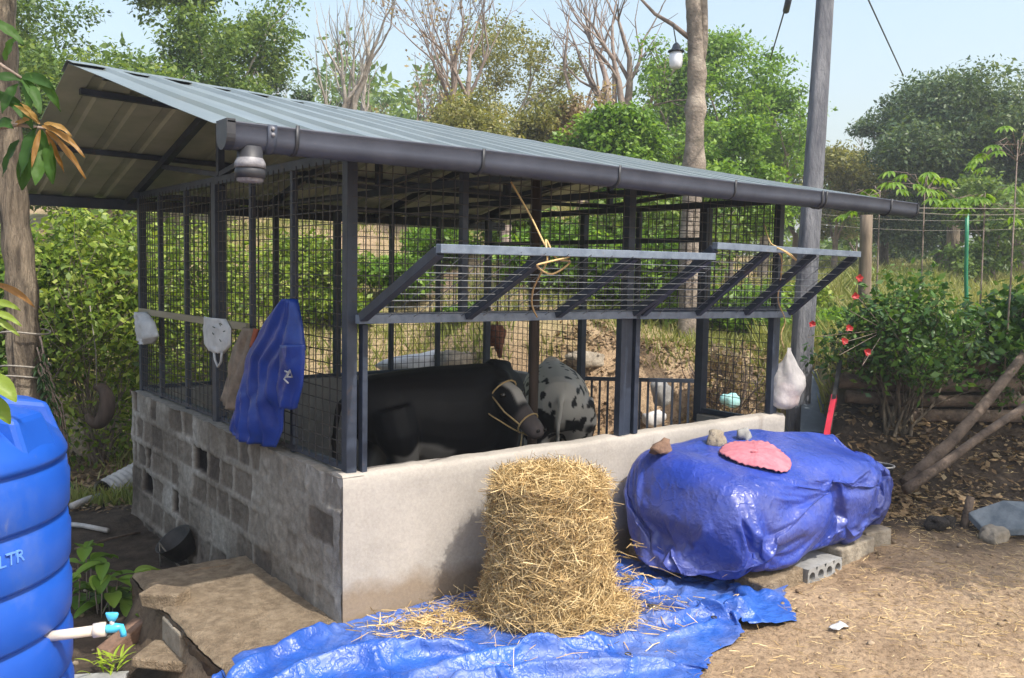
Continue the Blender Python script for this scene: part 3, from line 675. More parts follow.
# ---------------------------------------------------------------- cloth hung on the side mesh
def hung(name, label, cat, left, right, m, x0=-.03, thick=.03, nf=5, seed=0, parent=None, amp=.02, rows=40, cols=26):
    """left/right: pixel outlines sorted top to bottom, turned into points of the plane x=x0"""
    Lp = np.array([onx(p, q, x0) for p, q in left]); Rp = np.array([onx(p, q, x0) for p, q in right])
    zt0 = (Lp[0, 2]+Rp[0, 2])/2; G = np.zeros((rows, cols, 3))
    for i in range(rows):
        t = i/(rows-1)
        def ip(P):
            c = np.linspace(0, 1, len(P)); return np.array([np.interp(t, c, P[:, k]) for k in range(3)])
        a, b = ip(Lp), ip(Rp)
        for j in range(cols):
            u = j/(cols-1); p = a*(1-u)+b*u
            fold = math.sin((u+.25*float(vn(t*2.2, seed))+.12*math.sin(t*2.5+seed))*nf*math.pi*2+seed)*amp*(.15+.6*t)*(.4+1.2*float(vn(u*3+seed, t*1.5, 5)))+(float(fbm(u*4+seed+t*1.5, t*3.2-u*1.5, seed))-.47)*amp*4.5
            p = p.copy(); p[0] -= thick*math.sin(math.pi*u)**.5+fold*math.sin(math.pi*u)**.3; p[2] += (float(fbm(u*9, 2, seed+3))-.47)*.02*(t > .9)
            G[i, j] = p
    mb = MB(); mb.grid(G)
    if parent: return mb.build(name, m, parent, solid=.004)
    o = mb.build(name, m, None, solid=.004); return tag(o, label, cat)
rc = hung('raincoat', 'royal blue raincoat hung over the wire mesh on the shaded block wall side', 'raincoat',
          [(292, 299), (276, 313), (262, 328), (248, 352), (243, 380), (240, 397), (233, 429), (236, 434)],
          [(298, 299), (303, 325), (306, 350), (292, 372), (288, 395), (284, 410), (283, 430), (276, 447)], M['raincoat'], x0=-.03, thick=.06, seed=2, amp=.022)
hung('sleeve', None, None, [(284, 345), (282, 370), (281, 390), (283, 407)], [(305, 344), (305, 362), (303, 385), (297, 409)], M['raincoat'], x0=-.10, thick=.05, nf=2, seed=5, parent=rc, amp=.012, rows=20, cols=14)
mb = MB(); pts = [onx(p, q, -.165) for p, q in ((285, 371), (289, 373), (287, 377), (292, 377), (290, 370), (287, 375), (284, 379), (288, 383))]; mb.tube(pts, .005, 6); mb.build('drawstring', M['white'], rc)
cb = hung('cloth_rag', 'brown checked cloth hung beside the blue raincoat', 'cloth', [(244, 327), (237, 345), (231, 370), (222, 400)], [(258, 329), (253, 350), (244, 385), (239, 412)], M['cloth'], x0=-.02, thick=.03, nf=3, seed=8, rows=24, cols=14)
hung('border', None, None, [(254, 328), (250, 345)], [(259, 329), (254, 347)], M['clothred'], x0=-.06, thick=.01, nf=1, seed=9, parent=cb, rows=6, cols=5, amp=.004)
cw = hung('feed_bag', 'white printed sack bag with handle hooked on the shed side mesh', 'bag', [(205, 316), (203, 330), (205, 344), (212, 350)], [(226, 319), (231, 328), (231, 346), (224, 354)], M['white'], x0=-.03, thick=.03, nf=1.5, seed=4, rows=18, cols=16, amp=.008)
mb = MB(); mb.tube([onx(p, q, -.05) for p, q in ((214, 350), (215, 360), (218, 367), (221, 362), (222, 352))], .008, 6); mb.build('handle', M['white'], cw)
rr = random.Random(3)
for k in range(12):
    p = onx(208+rr.random()*18, 322+rr.random()*20, -.075); q = p+np.array([0, -.02-.02*rr.random(), .01-.03*rr.random()])
    MB().bar(p, q, .003, .006).build('print', M['print'], cw) if k < 6 else None
tag(hung('plastic_bag', 'small crumpled white plastic bag hung at the far end of the shed side', 'bag', [(141, 312), (139, 325), (140, 340), (145, 344)], [(147, 312), (155, 322), (159, 336), (154, 344)], M['white'], x0=-.03, thick=.06, nf=1.5, seed=7, rows=16, cols=14, amp=.02))
mb = MB(); mb.bar(onx(140, 311, -.012), onx(248, 327, -.012), .022, .045); tag(mb.build('wooden_board', M['wood_p'], None, bevel=.002), 'pale narrow wooden board tied across the shed side mesh', 'board')

# ---------------------------------------------------------------- ropes
def rope(label, pts, m='rope', r=.005, name='rope', parent=None):
    P = [np.array(p, float) for p in pts]; out = []
    for i in range(len(P)-1):
        p0 = P[max(i-1, 0)]; p1 = P[i]; p2 = P[i+1]; p3 = P[min(i+2, len(P)-1)]
        for k in range(6):
            t = k/6; out.append(.5*((2*p1)+(-p0+p2)*t+(2*p0-5*p1+4*p2-p3)*t*t+(-p0+3*p1-3*p2+p3)*t**3))
    out.append(P[-1]); mb = MB(); mb.tube(out, r, 6); o = mb.build(name, M[m], parent)
    if not parent: tag(o, label, 'rope')
    return o
def yl(px, py, y): return ony(px, py, y)
rope('long yellow rope tied from the gutter to the larger left flap with dangling loops', [yl(511, 182, -.35), yl(530, 215, -.45), yl(545, 245, -.62), yl(552, 252, -.66), yl(570, 256, -.66), yl(548, 262, -.70), yl(537, 266, -.70), yl(552, 274, -.6), yl(570, 262, -.6), yl(556, 258, -.67), yl(546, 240, -.64), yl(547, 260, -.68), yl(540, 275, -.55), yl(533, 290, -.4), yl(532, 305, -.2), yl(537, 317, -.06)])
rope('short yellow rope knotted round the right hand flap bar and hanging to the plastic bag', [yl(764, 224, -.3), yl(770, 242, -.5), yl(777, 247, -.57), yl(790, 254, -.57), yl(796, 260, -.52), yl(782, 250, -.6), yl(770, 246, -.5), yl(781, 256, -.5), yl(781, 275, -.35), yl(778, 300, -.15), yl(785, 320, -.05), yl(781, 335, -.03), yl(784, 348, -.03)])
# plastic bag hanging on end post
def plasticbag():
    c = yl(777, 380, -.04); G = np.zeros((22, 18, 3)); c2 = (LX+.03, .02)
    zt1 = yl(777, 349, .0)[2]; zb1 = yl(777, 410, .0)[2]
    for i in range(22):
        t = i/21; w = .015+.125*ss(t, .03, .55)**.8*(1 if t < .88 else math.cos((t-.88)/.12*1.15))
        for j in range(18):
            a = 2*math.pi*j/18; n = 1+.9*(float(vn(2+1.6*math.cos(a), 2+1.6*math.sin(a)+t*4, 77))-.5)
            G[i, j] = (c2[0]+.02+w*math.cos(a)*n, c2[1]+w*.75*math.sin(a)*n, zt1+(zb1-zt1)*t)
    mb = MB(); mb.grid(G, wrap=True); o = mb.build('plastic_bag', M['bag']); tag(o, 'cloudy see-through plastic bag of scraps hanging on the end post of the shed', 'bag')
    mb = MB(); mb.rock((c2[0]+.02, c2[1], zb1+.09), .075, 5, squash=(1, .8, 1)); mb.build('contents', simple('pinkish_scraps', (.45, .30, .28), (.60, .48, .45), 12, .6, .3), o)
plasticbag()

# ---------------------------------------------------------------- cows
def cow(name, label, pos, yaw, poll, nose, pattern, seed, seat=0, tail_side=.0):
    """local frame: x forward, z up; poll and nose are local points"""
    mb = MB()
    mb.tube([(-.74, 0, .97), (-.68, 0, .97), (-.58, 0, .95), (-.4, 0, .92), (-.15, 0, .86), (.12, 0, .84), (.34, 0, .88), (.5, 0, .92), (.62, 0, .93), (.68, 0, .93)],
            [.06, .15, .21, .255, .30, .30, .25, .19, .13, .05], 20, rh=[.08, .17, .22, .27, .345, .36, .33, .28, .20, .08], power=.9)
    poll = np.array(poll, float); nose = np.array(nose, float)
    # hips
    for sg in (-1, 1):
        mb.tube([(-.5, sg*.10, 1.03), (-.42, sg*.17, 1.04)], [.09, .07], 10)
        mb.tube([(.38, sg*.13, .9), (.41, sg*.16, .70), (.43, sg*.15, .52), (.44, sg*.145, .40), (.435, sg*.145, .15), (.45, sg*.145, .09), (.47, sg*.145, .0)], [.14, .11, .075, .058, .038, .045, .06], 12)
        mb.tube([(-.5, sg*.13, .95), (-.47, sg*.17, .78), (-.42, sg*.17, .60), (-.56, sg*.155, .43), (-.60, sg*.15, .38), (-.56, sg*.15, .14), (-.53, sg*.15, .08), (-.50, sg*.15, .0)], [.16, .155, .11, .06, .05, .038, .045, .06], 12)
    mb.tube([(.36, 0, 1.02), (.5, 0, 1.0), (.5*(.5+poll[0])+.0, poll[1]*.4, .5*(1.0+poll[2])-.03), poll-(nose-poll)*.05], [.13, .13, .10, .09], 16, rh=[.22, .22, .165, .12])
    hd = nose-poll; hl = np.linalg.norm(hd); hu = hd/hl
    side = np.cross(hu, np.array([0, 0, 1.])); side /= np.linalg.norm(side); fr = np.cross(side, hu)  # fr: forehead normal
    P = [poll+hd*t for t in (-.05, .08, .28, .5, .72, .88, .97, 1.03)]; P = [p-fr*q for p, q in zip(P, (.03, .02, .02, .02, .012, .01, .012, .015))]
    mb.tube(P, [.065, .098, .105, .085, .066, .07, .062, .03], 16, rh=[.07, .10, .125, .10, .075, .066, .055, .025], up=fr)
    for sg in (-1, 1):
        b = poll+hd*.07+side*sg*.085
        mb.tube([b, b+side*sg*.07-fr*.02, b+side*sg*.14-fr*.05+hu*.02, b+side*sg*.18-fr*.07+hu*.03], [.018, .045, .045, .012], 10, rh=[.014, .016, .014, .008], up=fr)
    mb.tube([(-.72, 0, 1.03), (-.80, tail_side*.3, .98), (-.82, tail_side, .75), (-.80, tail_side, .5), (-.80, tail_side, .32)], [.035, .025, .02, .028, .012], 8)
    me0 = bpy.data.meshes.new('t'); me0.from_pydata(mb.v, [], mb.f); ob = bpy.data.objects.new('t', me0); COL.objects.link(ob)
    rm = ob.modifiers.new('r', 'REMESH'); rm.mode = 'VOXEL'; rm.voxel_size = .0135; rm.use_smooth_shade = True
    sm = ob.modifiers.new('s', 'SMOOTH'); sm.iterations = 7; sm.factor = .5
    dg = bpy.context.evaluated_depsgraph_get(); me = bpy.data.meshes.new_from_object(ob.evaluated_get(dg)); bpy.data.objects.remove(ob)
    V = np.zeros(len(me.vertices)*3, np.float32); me.vertices.foreach_get('co', V); V = V.reshape(-1, 3)
    col = pattern(V, poll, nose, hu, side, fr, hl); c4 = np.ones((len(V), 4), np.float32); c4[:, :3] = col
    ca = me.color_attributes.new('coat', 'FLOAT_COLOR', 'POINT'); ca.data.foreach_set('color', c4.ravel())
    m, nt, b, o_ = nmat(name+'_coat'); A = nn(nt, 'ShaderNodeAttribute', attribute_name='coat')
    nt.links.new(A.outputs['Color'], b.inputs['Base Color']); b.inputs['Roughness'].default_value = .55; b.inputs['Specular IOR Level'].default_value = .22; bumpn(nt, b, noisen(nt, 90, 5, stretch=(1, 1, .4)), .25, .004)
    me.polygons.foreach_set('use_smooth', [True]*len(me.polygons))
    o = bpy.data.objects.new(name, me); COL.objects.link(o); me.materials.append(m)
    o.location = pos; o.rotation_euler = (0, 0, yaw); tag(o, label, 'cow')
    WL[o.name] = np.zeros(3)
    eyes = simple(name+'_eye', (.008, .006, .005), (.02, .014, .01), 5, .08, 0)
    for sg in (-1, 1):
        mb = MB(); c = poll+hd*.27+side*sg*.093+fr*.045; mb.rock(c, .017, 1, n=6); mb.build('eye', eyes, o)
        mb = MB(); c = nose+side*sg*.032+fr*.028-hu*.005; mb.rock(c, .011, 2, n=5); mb.build('nostril', eyes, o)
    # rope halter
    mb = MB()
    for t, rw, rhh in ((.12, .112, .125), (.74, .080, .090)):
        c = poll+hd*t-fr*.02; mb.tube([c+side*rw*math.cos(a)+fr*rhh*math.sin(a) for a in np.linspace(0, 2*math.pi, 19)], .006, 5, cap=False)
    for sg in (-1, 1): mb.tube([poll+hd*.12+side*sg*.112-fr*.02, poll+hd*.45+side*sg*.108-fr*.03, poll+hd*.74+side*sg*.080-fr*.02], .006, 5)
    mb.tube([poll+hd*.74-fr*.11, poll+hd*.8-fr*.2+np.array([0, 0, -.15]), poll+hd*.6-fr*.2+np.array([0, 0, -.35])], .006, 5)
    mb.build('halter', M['rope'], o)
    return o
def v3n(V, sc, seed): return np.array([mnoise.noise(Vector((float(p[0])*sc[0]+seed, float(p[1])*sc[1], float(p[2])*sc[2]))) for p in V])
BLK = np.array([.009, .008, .009]); WHT = np.array([.50, .46, .41]); PNK = np.array([.13, .105, .10])
def pat1(V, poll, nose, hu, side, fr, hl):
    w = np.zeros(len(V)); n1 = v3n(V, (4, 4, 4), 3)
    w = np.maximum(w, ss(-(V[:, 2]+n1*.12), -.56, -.50)*ss(-np.abs(V[:, 0]+.15), -.62, -.5))           # belly and lower legs
    w = np.maximum(w, ss(-(V[:, 2]+n1*.16), -.71, -.67)*ss(-np.abs(V[:, 0]+.28+n1*.1), -.26, -.20)*.4)
    R_ = V-poll; u = R_@hu/hl; a = np.abs(R_@side+n1*.02); h = R_@fr
    w = np.maximum(w, ss(-a, -.065, -.042)*ss(h, -.01, .03)*ss(u, .04, .10)*ss(-u, -.55, -.45))
    c = BLK*(1-w[:, None])+WHT*w[:, None]
    mz = (ss(u+v3n(V, (9, 9, 9), 8)*.1, .50, .62)*(u < 1.3)*(np.abs(R_@side) < .12)*(np.abs(h) < .16))[:, None]*.8
    return c*(1-mz)+PNK*mz
def pat2(V, poll, nose, hu, side, fr, hl):
    n1 = v3n(V, (7, 14, 9), 13); n2 = v3n(V, (3.2, 3.2, 3.2), 4)
    n1 = v3n(V, (10, 22, 14), 13); b = ss(n1+.12*ss(np.abs(V[:, 1]), .03, .22)-.30, .0, .05)
    low = ss(-V[:, 2], -.98, -.75)*ss(-V[:, 0], .45, .60)
    b = np.maximum(b, ss(n2+.5*low, .50, .56)); b = b*(1-ss(-np.abs(V[:, 1]), -.05, -.03)*ss(V[:, 2], .70, .8))
    R_ = V-poll; u = R_@hu; b = np.maximum(b, ss(u, .0, .05)*.9)
    return WHT*1.05*(1-b[:, None])+BLK*1.6*b[:, None]
def to_local(P, pos, yaw):
    d = np.array(P)-np.array(pos); c, s_ = math.cos(yaw), math.sin(yaw); return (d[0]*c+d[1]*s_, -d[0]*s_+d[1]*c, d[2])
p1 = (1.42, 1.22, -.075); y1 = R(-2)
cow('black_cow', 'mostly black cow with white forehead blaze and rope halter standing behind the front wall', p1, y1,
    to_local(ony(499, 386, 1.02), p1, y1), to_local(ony(540, 434, .62), p1, y1), pat1, 1, tail_side=.05)
pr = ony(560, 400, 1.35); y2 = math.atan2(.80, .60); p2 = (pr[0]+.62*math.cos(y2), pr[1]+.62*math.sin(y2), -.21)
cow('spotted_cow', 'white cow with black spots seen from behind, standing beside the gate', p2, y2, (.86, .18, .9), (1.15, .3, .5), pat2, 2, tail_side=.03)
rope(None, [ony(484, 400, 1.0), ony(487, 412, .95), ony(500, 421, .85), ony(515, 430, .8), ony(532, 437, .7)], parent=None)['label'] = 'yellow lead rope running from the black cow to the top of the wall'

# ---------------------------------------------------------------- straw
def straw_strands(P, D, ln, w, rng, curl=.35):
    """ribbons of 2 quads each; P base, D direction"""
    N = len(P); D = D/np.linalg.norm(D, axis=1)[:, None]
    sd = np.cross(D, rng.normal(size=(N, 3))); sd /= np.linalg.norm(sd, axis=1)[:, None]; nb = np.cross(D, sd)
    L_ = (ln*(.4+.9*rng.rand(N)))[:, None]; W = (w*(.6+.8*rng.rand(N)))[:, None]
    a = P-D*L_/2; c = P+nb*L_*curl*(rng.rand(N, 1)-.3)*.4; b = P+D*L_/2
    q1 = np.stack([a-sd*W, a+sd*W, c+sd*W, c-sd*W], 1); q2 = np.stack([c-sd*W, c+sd*W, b+sd*W*.6, b-sd*W*.6], 1)
    return np.concatenate([q1, q2])
def bale():
    c = np.array([.93, -.50, 0.03]); r, h = .292, .69; rng = np.random.RandomState(2)
    o = thing('straw_bale', 'round bale of loose golden straw standing on the blue tarpaulin', 'straw bale', tuple(c))
    G = np.zeros((24, 40, 3))
    for i in range(24):
        t = i/23; prof = [(.001, 0)]
        for j in range(40):
            a = 2*math.pi*j/40
            z = h*min(1, t*1.25) if t < .8 else h+.02*(t-.8)/.2; rr_ = r*(.93+.05*math.sin(t*9)) if t < .8 else r*.93*(1-(t-.8)/.2)
            rr_ *= 1+.10*(float(fbm(3+2.2*math.cos(a), 3+2.2*math.sin(a)+t*5, 6))-.47)-.05*ss(t, .6, .85); G[i, j] = (c[0]+rr_*math.cos(a), c[1]+rr_*math.sin(a), c[2]+z)
    mb = MB(); mb.grid(G, wrap=True, a=.12); mb.build('core', M['straw'], o)
    N = 32000; a = rng.rand(N)*6.283; z = rng.rand(N)*h; bul = 1.03+.04*np.sin(z*9+1)-.20*ss(z, h*.74, h*1.05)+.16*(fbm(2+2*np.cos(a), 2+2*np.sin(a)+z*5, 15)-.47)
    flare = 1+.12*np.clip(.16-z, 0, 1)/.16*rng.rand(N)
    rr_ = r*bul*flare*(.95+.10*rng.rand(N)**2); P = np.stack([c[0]+rr_*np.cos(a), c[1]+rr_*np.sin(a), c[2]+z], -1)
    T = np.stack([-np.sin(a), np.cos(a), rng.normal(0, .75, N)], -1); T = T*np.where(rng.rand(N, 1) < .35, np.array([[.3, .3, 1.6]]), 1.0); out = np.stack([np.cos(a), np.sin(a), 0*a], -1)
    D = T+out*rng.normal(0, .30, (N, 1))
    N2 = 3500; a2 = rng.rand(N2)*6.283; q = np.sqrt(rng.rand(N2))*r; P2 = np.stack([c[0]+q*np.cos(a2), c[1]+q*np.sin(a2), c[2]+h-.03+.035*rng.rand(N2)+.075*(1-(q/r)**2)], -1); D2 = rng.normal(size=(N2, 3))*np.array([1, 1, .25])
    N3 = 450; a3 = rng.rand(N3)*6.283; P3 = np.stack([c[0]+r*1.0*np.cos(a3), c[1]+r*1.0*np.sin(a3), c[2]+h*rng.rand(N3)], -1); D3 = np.stack([np.cos(a3), np.sin(a3), rng.normal(0, .8, N3)], -1)+rng.normal(0, .6, (N3, 3))
    N4 = 2000; a4 = rng.normal(R(-25), .9, N4); q4 = r*(1+.65*rng.rand(N4)**2); P4 = np.stack([c[0]+q4*np.cos(a4), c[1]+q4*np.sin(a4), c[2]+.03+.13*np.clip(1.4-q4/r, 0, 1)*rng.rand(N4)], -1); D4 = rng.normal(size=(N4, 3))*np.array([1, 1, .3])
    Ps = np.concatenate([P, P2, P3, P4]); Ds = np.concatenate([D, D2, D3, D4])
    Q = straw_strands(Ps, Ds, .15, .00135, rng, 1.5); v = np.clip(rng.normal(.55, .27, len(Ps)), 0, 1); Q_ = Q
    quads('straw', Q_, np.concatenate([v, v]), M['straw'], o)
bale()

# ---------------------------------------------------------------- cloth draping
def simulate(o, colliders, frames, mass=.3, tension=25, bend=1.5, quality=6, shrink=0, pin=None, shrg=None, shrmax=0, selfc=False):
    for c in colliders:
        c.modifiers.new('col', 'COLLISION'); k = c.collision; k.thickness_outer = .008; k.cloth_friction = 8; k.damping = .5; k.use_culling = False
    m = o.modifiers.new('cloth', 'CLOTH'); q = m.settings; q.quality = quality; q.mass = mass
    q.tension_stiffness = q.compression_stiffness = tension; q.shear_stiffness = 6; q.bending_stiffness = bend; q.tension_damping = q.compression_damping = 10
    q.shrink_min = shrink
    if pin: q.vertex_group_mass = pin
    if shrg: q.vertex_group_shrink = shrg; q.shrink_max = shrmax
    k = m.collision_settings; k.distance_min = .008; k.collision_quality = 3; k.use_self_collision = selfc; k.self_distance_min = .006; k.self_friction = 5
    m.point_cache.frame_start = 1; m.point_cache.frame_end = frames+2
    for f in range(1, frames+1): scene.frame_set(f)
    dg = bpy.context.evaluated_depsgraph_get(); me = bpy.data.meshes.new_from_object(o.evaluated_get(dg)); o.modifiers.remove(m)
    V = np.zeros(len(me.vertices)*3); me.vertices.foreach_get('co', V); V = V.reshape(-1, 3); bpy.data.meshes.remove(me)
    scene.frame_set(1); o.vertex_groups.clear()
    if np.isfinite(V).all() and np.abs(V).max() < 8: o.data.vertices.foreach_set('co', V.astype(np.float32).ravel()); o.data.update()
    for c in colliders:
        for w_ in list(c.modifiers): c.modifiers.remove(w_)
    return V
def sheet(xs, ys, keep, zf):
    X, Y = np.meshgrid(xs, ys, indexing='ij'); Z = zf(X, Y); I = keep(X, Y); idx = -np.ones(X.shape, int); idx[I] = np.arange(I.sum())
    a = idx[:-1, :-1]; b = idx[1:, :-1]; c = idx[1:, 1:]; d = idx[:-1, 1:]; ok = (a >= 0) & (b >= 0) & (c >= 0) & (d >= 0)
    F = np.stack([a[ok], b[ok], c[ok], d[ok]], -1); V = np.stack([X[I], Y[I], Z[I]], -1)
    used = np.unique(F); rm = -np.ones(len(V), int); rm[used] = np.arange(len(used)); return V[used], [tuple(f) for f in rm[F].tolist()]
def plane(P): return MB().add(P, [(0, 1, 2, 3)]).build('t', M['stone'], None, origin=(0, 0, 0))
wallp = plane([(-2, -.004, -1), (7, -.004, -1), (7, -.004, 2), (-2, -.004, 2)])
# ---------------------------------------------------------------- ground tarp
def segd(X, Y, p, q):
    p = np.array(p); q = np.array(q); d = q-p; L2 = d@d; t = np.clip(((X-p[0])*d[0]+(Y-p[1])*d[1])/L2, 0, 1)
    return np.hypot(X-p[0]-t*d[0], Y-p[1]-t*d[1]), t
def tarp_z(X, Y):
    Z = .012+np.maximum(zt(X, Y, False), -.02)
    wx = X+.10*(fbm(X*3, Y*3, 61)-.47); wy = Y+.10*(fbm(X*3+9, Y*3, 62)-.47)
    rid = 1-np.abs(2*fbm(wx*2.6, wy*5.0, 63, 3)-.95)*2.2; Z = Z+.035*np.clip(rid, 0, 1)**3
    rid2 = 1-np.abs(2*fbm(wx*8+wy*3, wy*9, 64, 3)-.95)*2.0; Z = Z+.012*np.clip(rid2, 0, 1)**2
    folds = [((-.55, -.42), (.35, -.62), .07, .075), ((.0, -.72), (1.05, -1.02), .05, .065), ((.1, -.90), (.9, -1.28), .05, .05), ((1.15, -.85), (1.75, -1.15), .045, .06), ((-.62, -.30), (-.05, -.10), .05, .05),
             ((1.45, -.42), (1.9, -.95), .05, .12), ((1.75, -.30), (1.95, -1.05), .045, .16), ((1.95, -1.0), (1.5, -1.25), .04, .07), ((1.35, -.62), (1.62, -1.22), .04, .05), ((.35, -.70), (.75, -1.05), .035, .04)]
    for p, q, h, w in folds:
        d, t = segd(wx, wy, p, q); Z = Z+1.7*h*np.exp(-(d/w)**2*3.0)*(.5+.5*np.sin(np.pi*np.clip(t, .05, .95)))
    # lifted flap in front of the covered stack
    d, t = segd(wx, wy, (1.80, -.22), (2.05, -.98)); Z = Z+.14*np.exp(-(d/.10)**2)
    # flat under the bale
    k = ss(-np.hypot(X-.93, Y+.5), -.42, -.30); return Z*(1-k)+.03*k
def ground_tarp():
    h = .021
    def zz(X, Y): return tarp_z(X, Y)+.012
    V, F = sheet(np.arange(-.85, 2.4, h), np.arange(-1.65, -.012, h), lambda X, Y: inpoly(X+(fbm(X*6, Y*6, 66)-.47)*.06, Y, TP), zz)
    mb = MB(); mb.add(V, F, smooth=True); o = mb.build('blue_tarpaulin', M['tarp_g'], None, origin=(0, 0, 0))
    X, Y = np.meshgrid(np.linspace(-1.3, 3, 90), np.linspace(-2, .1, 50), indexing='ij'); g = MB().grid(np.stack([X, Y, np.maximum(zt(X, Y, False), -.06)], -1)).build('t', M['stone'], None, origin=(0, 0, 0))
    vg = o.vertex_groups.new(name='pin'); ids = np.where(np.hypot(V[:, 0]-.93, V[:, 1]+.5) < .27)[0]; vg.add([int(i) for i in ids], 1.0, 'REPLACE')
    simulate(o, [g, wallp], 26, shrink=-.12, pin='pin', bend=.12, tension=25)
    bpy.data.objects.remove(g); so_ = o.modifiers.new('solid', 'SOLIDIFY'); so_.thickness = .003; sb = o.modifiers.new('sub', 'SUBSURF'); sb.levels = sb.render_levels = 1
    tag(o, 'bright blue crumpled tarpaulin spread on the ground under the straw bale', 'tarpaulin')
    # eyelets
    for x, y in ((.9, -1.12), (1.52, -1.12), (1.25, -.93)):
        z = float(tarp_z(x, y)); mb = MB(); mb.tube([(x+.013*math.cos(t), y+.013*math.sin(t), z+.006) for t in np.linspace(0, 6.283, 13)], .004, 5); mb.build('eyelet', M['black'], o)
ground_tarp()
def scatter(name, label, n, area, ln, w, m, seed, zf, kind='stuff', cat='straw'):
    rng = np.random.RandomState(seed); P = []
    for (cx, cy, rx, ry, k) in area:
        q = rng.normal(size=(int(n*k), 2))*np.array([rx, ry])+np.array([cx, cy]); P.append(q)
    P = np.concatenate(P); P = P[(P[:, 1] < -.01) | (P[:, 0] > 3.8)]; z = zf(P[:, 0], P[:, 1])+.006+.012*rng.rand(len(P))
    P3 = np.stack([P[:, 0], P[:, 1], z], -1); D = rng.normal(size=(len(P), 3))*np.array([1, 1, .16])
    Q = straw_strands(P3, D, ln, w, rng, .5); v = np.clip(rng.normal(.6, .25, len(P)), 0, 1)
    o = quads(name, Q, np.concatenate([v, v]), m, None, (0, 0, 0)); tag(o, label, cat, kind=kind); return o
scatter('loose_straw', 'loose golden straw strewn over the blue tarpaulin by the bale', 1500, [(.42, -.28, .20, .10, .55), (1.42, -.38, .14, .14, .30), (.9, -.95, .45, .12, .06), (1.35, -.8, .15, .15, .08)], .12, .002, M['straw'], 7, tarp_z)
scatter('straw_litter', 'dry straw litter scattered over the bare earth yard', 4200, [(2.6, -1.75, 1.0, .45, .35), (4.6, -.75, .6, .3, .25), (3.4, -1.8, 1.2, .5, .4)], .06, .0013, M['straw'], 8, lambda x, y: zt(x, y))
def pebbles(name, label, n, box, seed, rmin, rmax, m):
    rng = np.random.RandomState(seed); mb = MB()
    for i in range(n):
        x = box[0]+(box[1]-box[0])*rng.rand(); y = box[2]+(box[3]-box[2])*rng.rand()
        if -.05 < x < LX and -.02 < y < DY: continue
        if inpoly(np.array(x), np.array(y), TP): continue
        r = rmin+(rmax-rmin)*rng.rand()**3; mb.rock((x, y, gz(x, y)+r*.25), r, i, a=rng.rand(), n=4, squash=(1, .8, .6))
    o = mb.build(name, m, None, origin=(0, 0, 0)); tag(o, label, 'pebbles', kind='stuff')
pebmat = attrmat('pebbles', [(.20, .14, .09), (.30, .22, .145), (.38, .29, .20)], .9, .2, .4)
pebbles('earth_clods', 'small clods and pebbles scattered over the dusty yard', 600, (1.3, 5.5, -3.0, .3), 4, .005, .022, pebmat)
pebbles('gravel_bits', 'small stones and crumbs over the low muddy ground left of the shed', 500, (-1.9, -.65, -.9, 4.5), 5, .006, .03, attrmat('dark_crumbs', [(.05, .04, .03), (.16, .12, .09), (.28, .23, .17)], .9, .2, .4))

# ---------------------------------------------------------------- covered stack
def bag_shape(nu, nv, grow_, rough, seed=5):
    G = np.zeros((nu, nv, 3)); E = lambda a, p: math.copysign(abs(a)**p, a)
    for i in range(nu):
        u = i/(nu-1); xx = -math.cos(math.pi*(.012+.976*u)); r_ = max(0, xx)
        f = max(0, 1-abs(xx)**18)**.5 if xx < 0 else max(0, 1-abs(xx)**2.5)**.55
        for j in range(nv):
            t = 2*math.pi*(j+.5)/nv; py = E(math.cos(t), .48); pz = E(math.sin(t), .52)
            x = 2.925+(1.075+grow_)*xx+.05*(1-abs(pz))*(-1 if xx < -.9 else 0)
            y = -.53+py*(.46+grow_)*f+.04*r_; z = .41-(.04*(1-f)+.05*r_)+pz*(.30+.015*math.sin(x*5)+grow_)*f
            if pz > 0: z += .055*py*pz-.02*r_
            z += rough*(float(fbm(x*3, y*3+z, seed))-.47); y += rough*.8*(float(fbm(x*3, z*3+7, seed+1))-.47)
            if grow_ > 0:   # slack gathered into folds: hanging pleats on the long side, gathers fanning out of the tied right end
                fx = x*5.2+.9*float(fbm(x*2, z*2, 81))*4-z*2.2*(x-2.6); g = (1-abs(math.sin(fx)))**2.5*.05*max(0, -py)*(1 if pz < .8 else .4)
                an = math.atan2(pz, py); gr = (1-abs(math.sin(an*6.5+2*float(vn(x*3, an*2, 82)))))**2*.055*ss(x, 3.1, 3.7)
                gl = (1-abs(math.sin(y*7+z*6+1)))**2.5*.045*(1 if xx < -.93 else 0)
                y += py*(g+gr)*-.9; z += pz*gr*-.5; x -= gl
            G[i, j] = (x, min(y, -.03), max(z, .095))
    mb = MB(); mb.grid(G, wrap=True); b = len(mb.v)
    for i in (0, nu-1):
        c = G[i].mean(0); mb.v.append(tuple(c)); mb.a.append(.5); k = len(mb.v)-1
        for j in range(nv): q = (i*nv+j, i*nv+(j+1) % nv, k); mb.f.append(q if i == 0 else q[::-1]); mb.sm.append(True)
    return mb
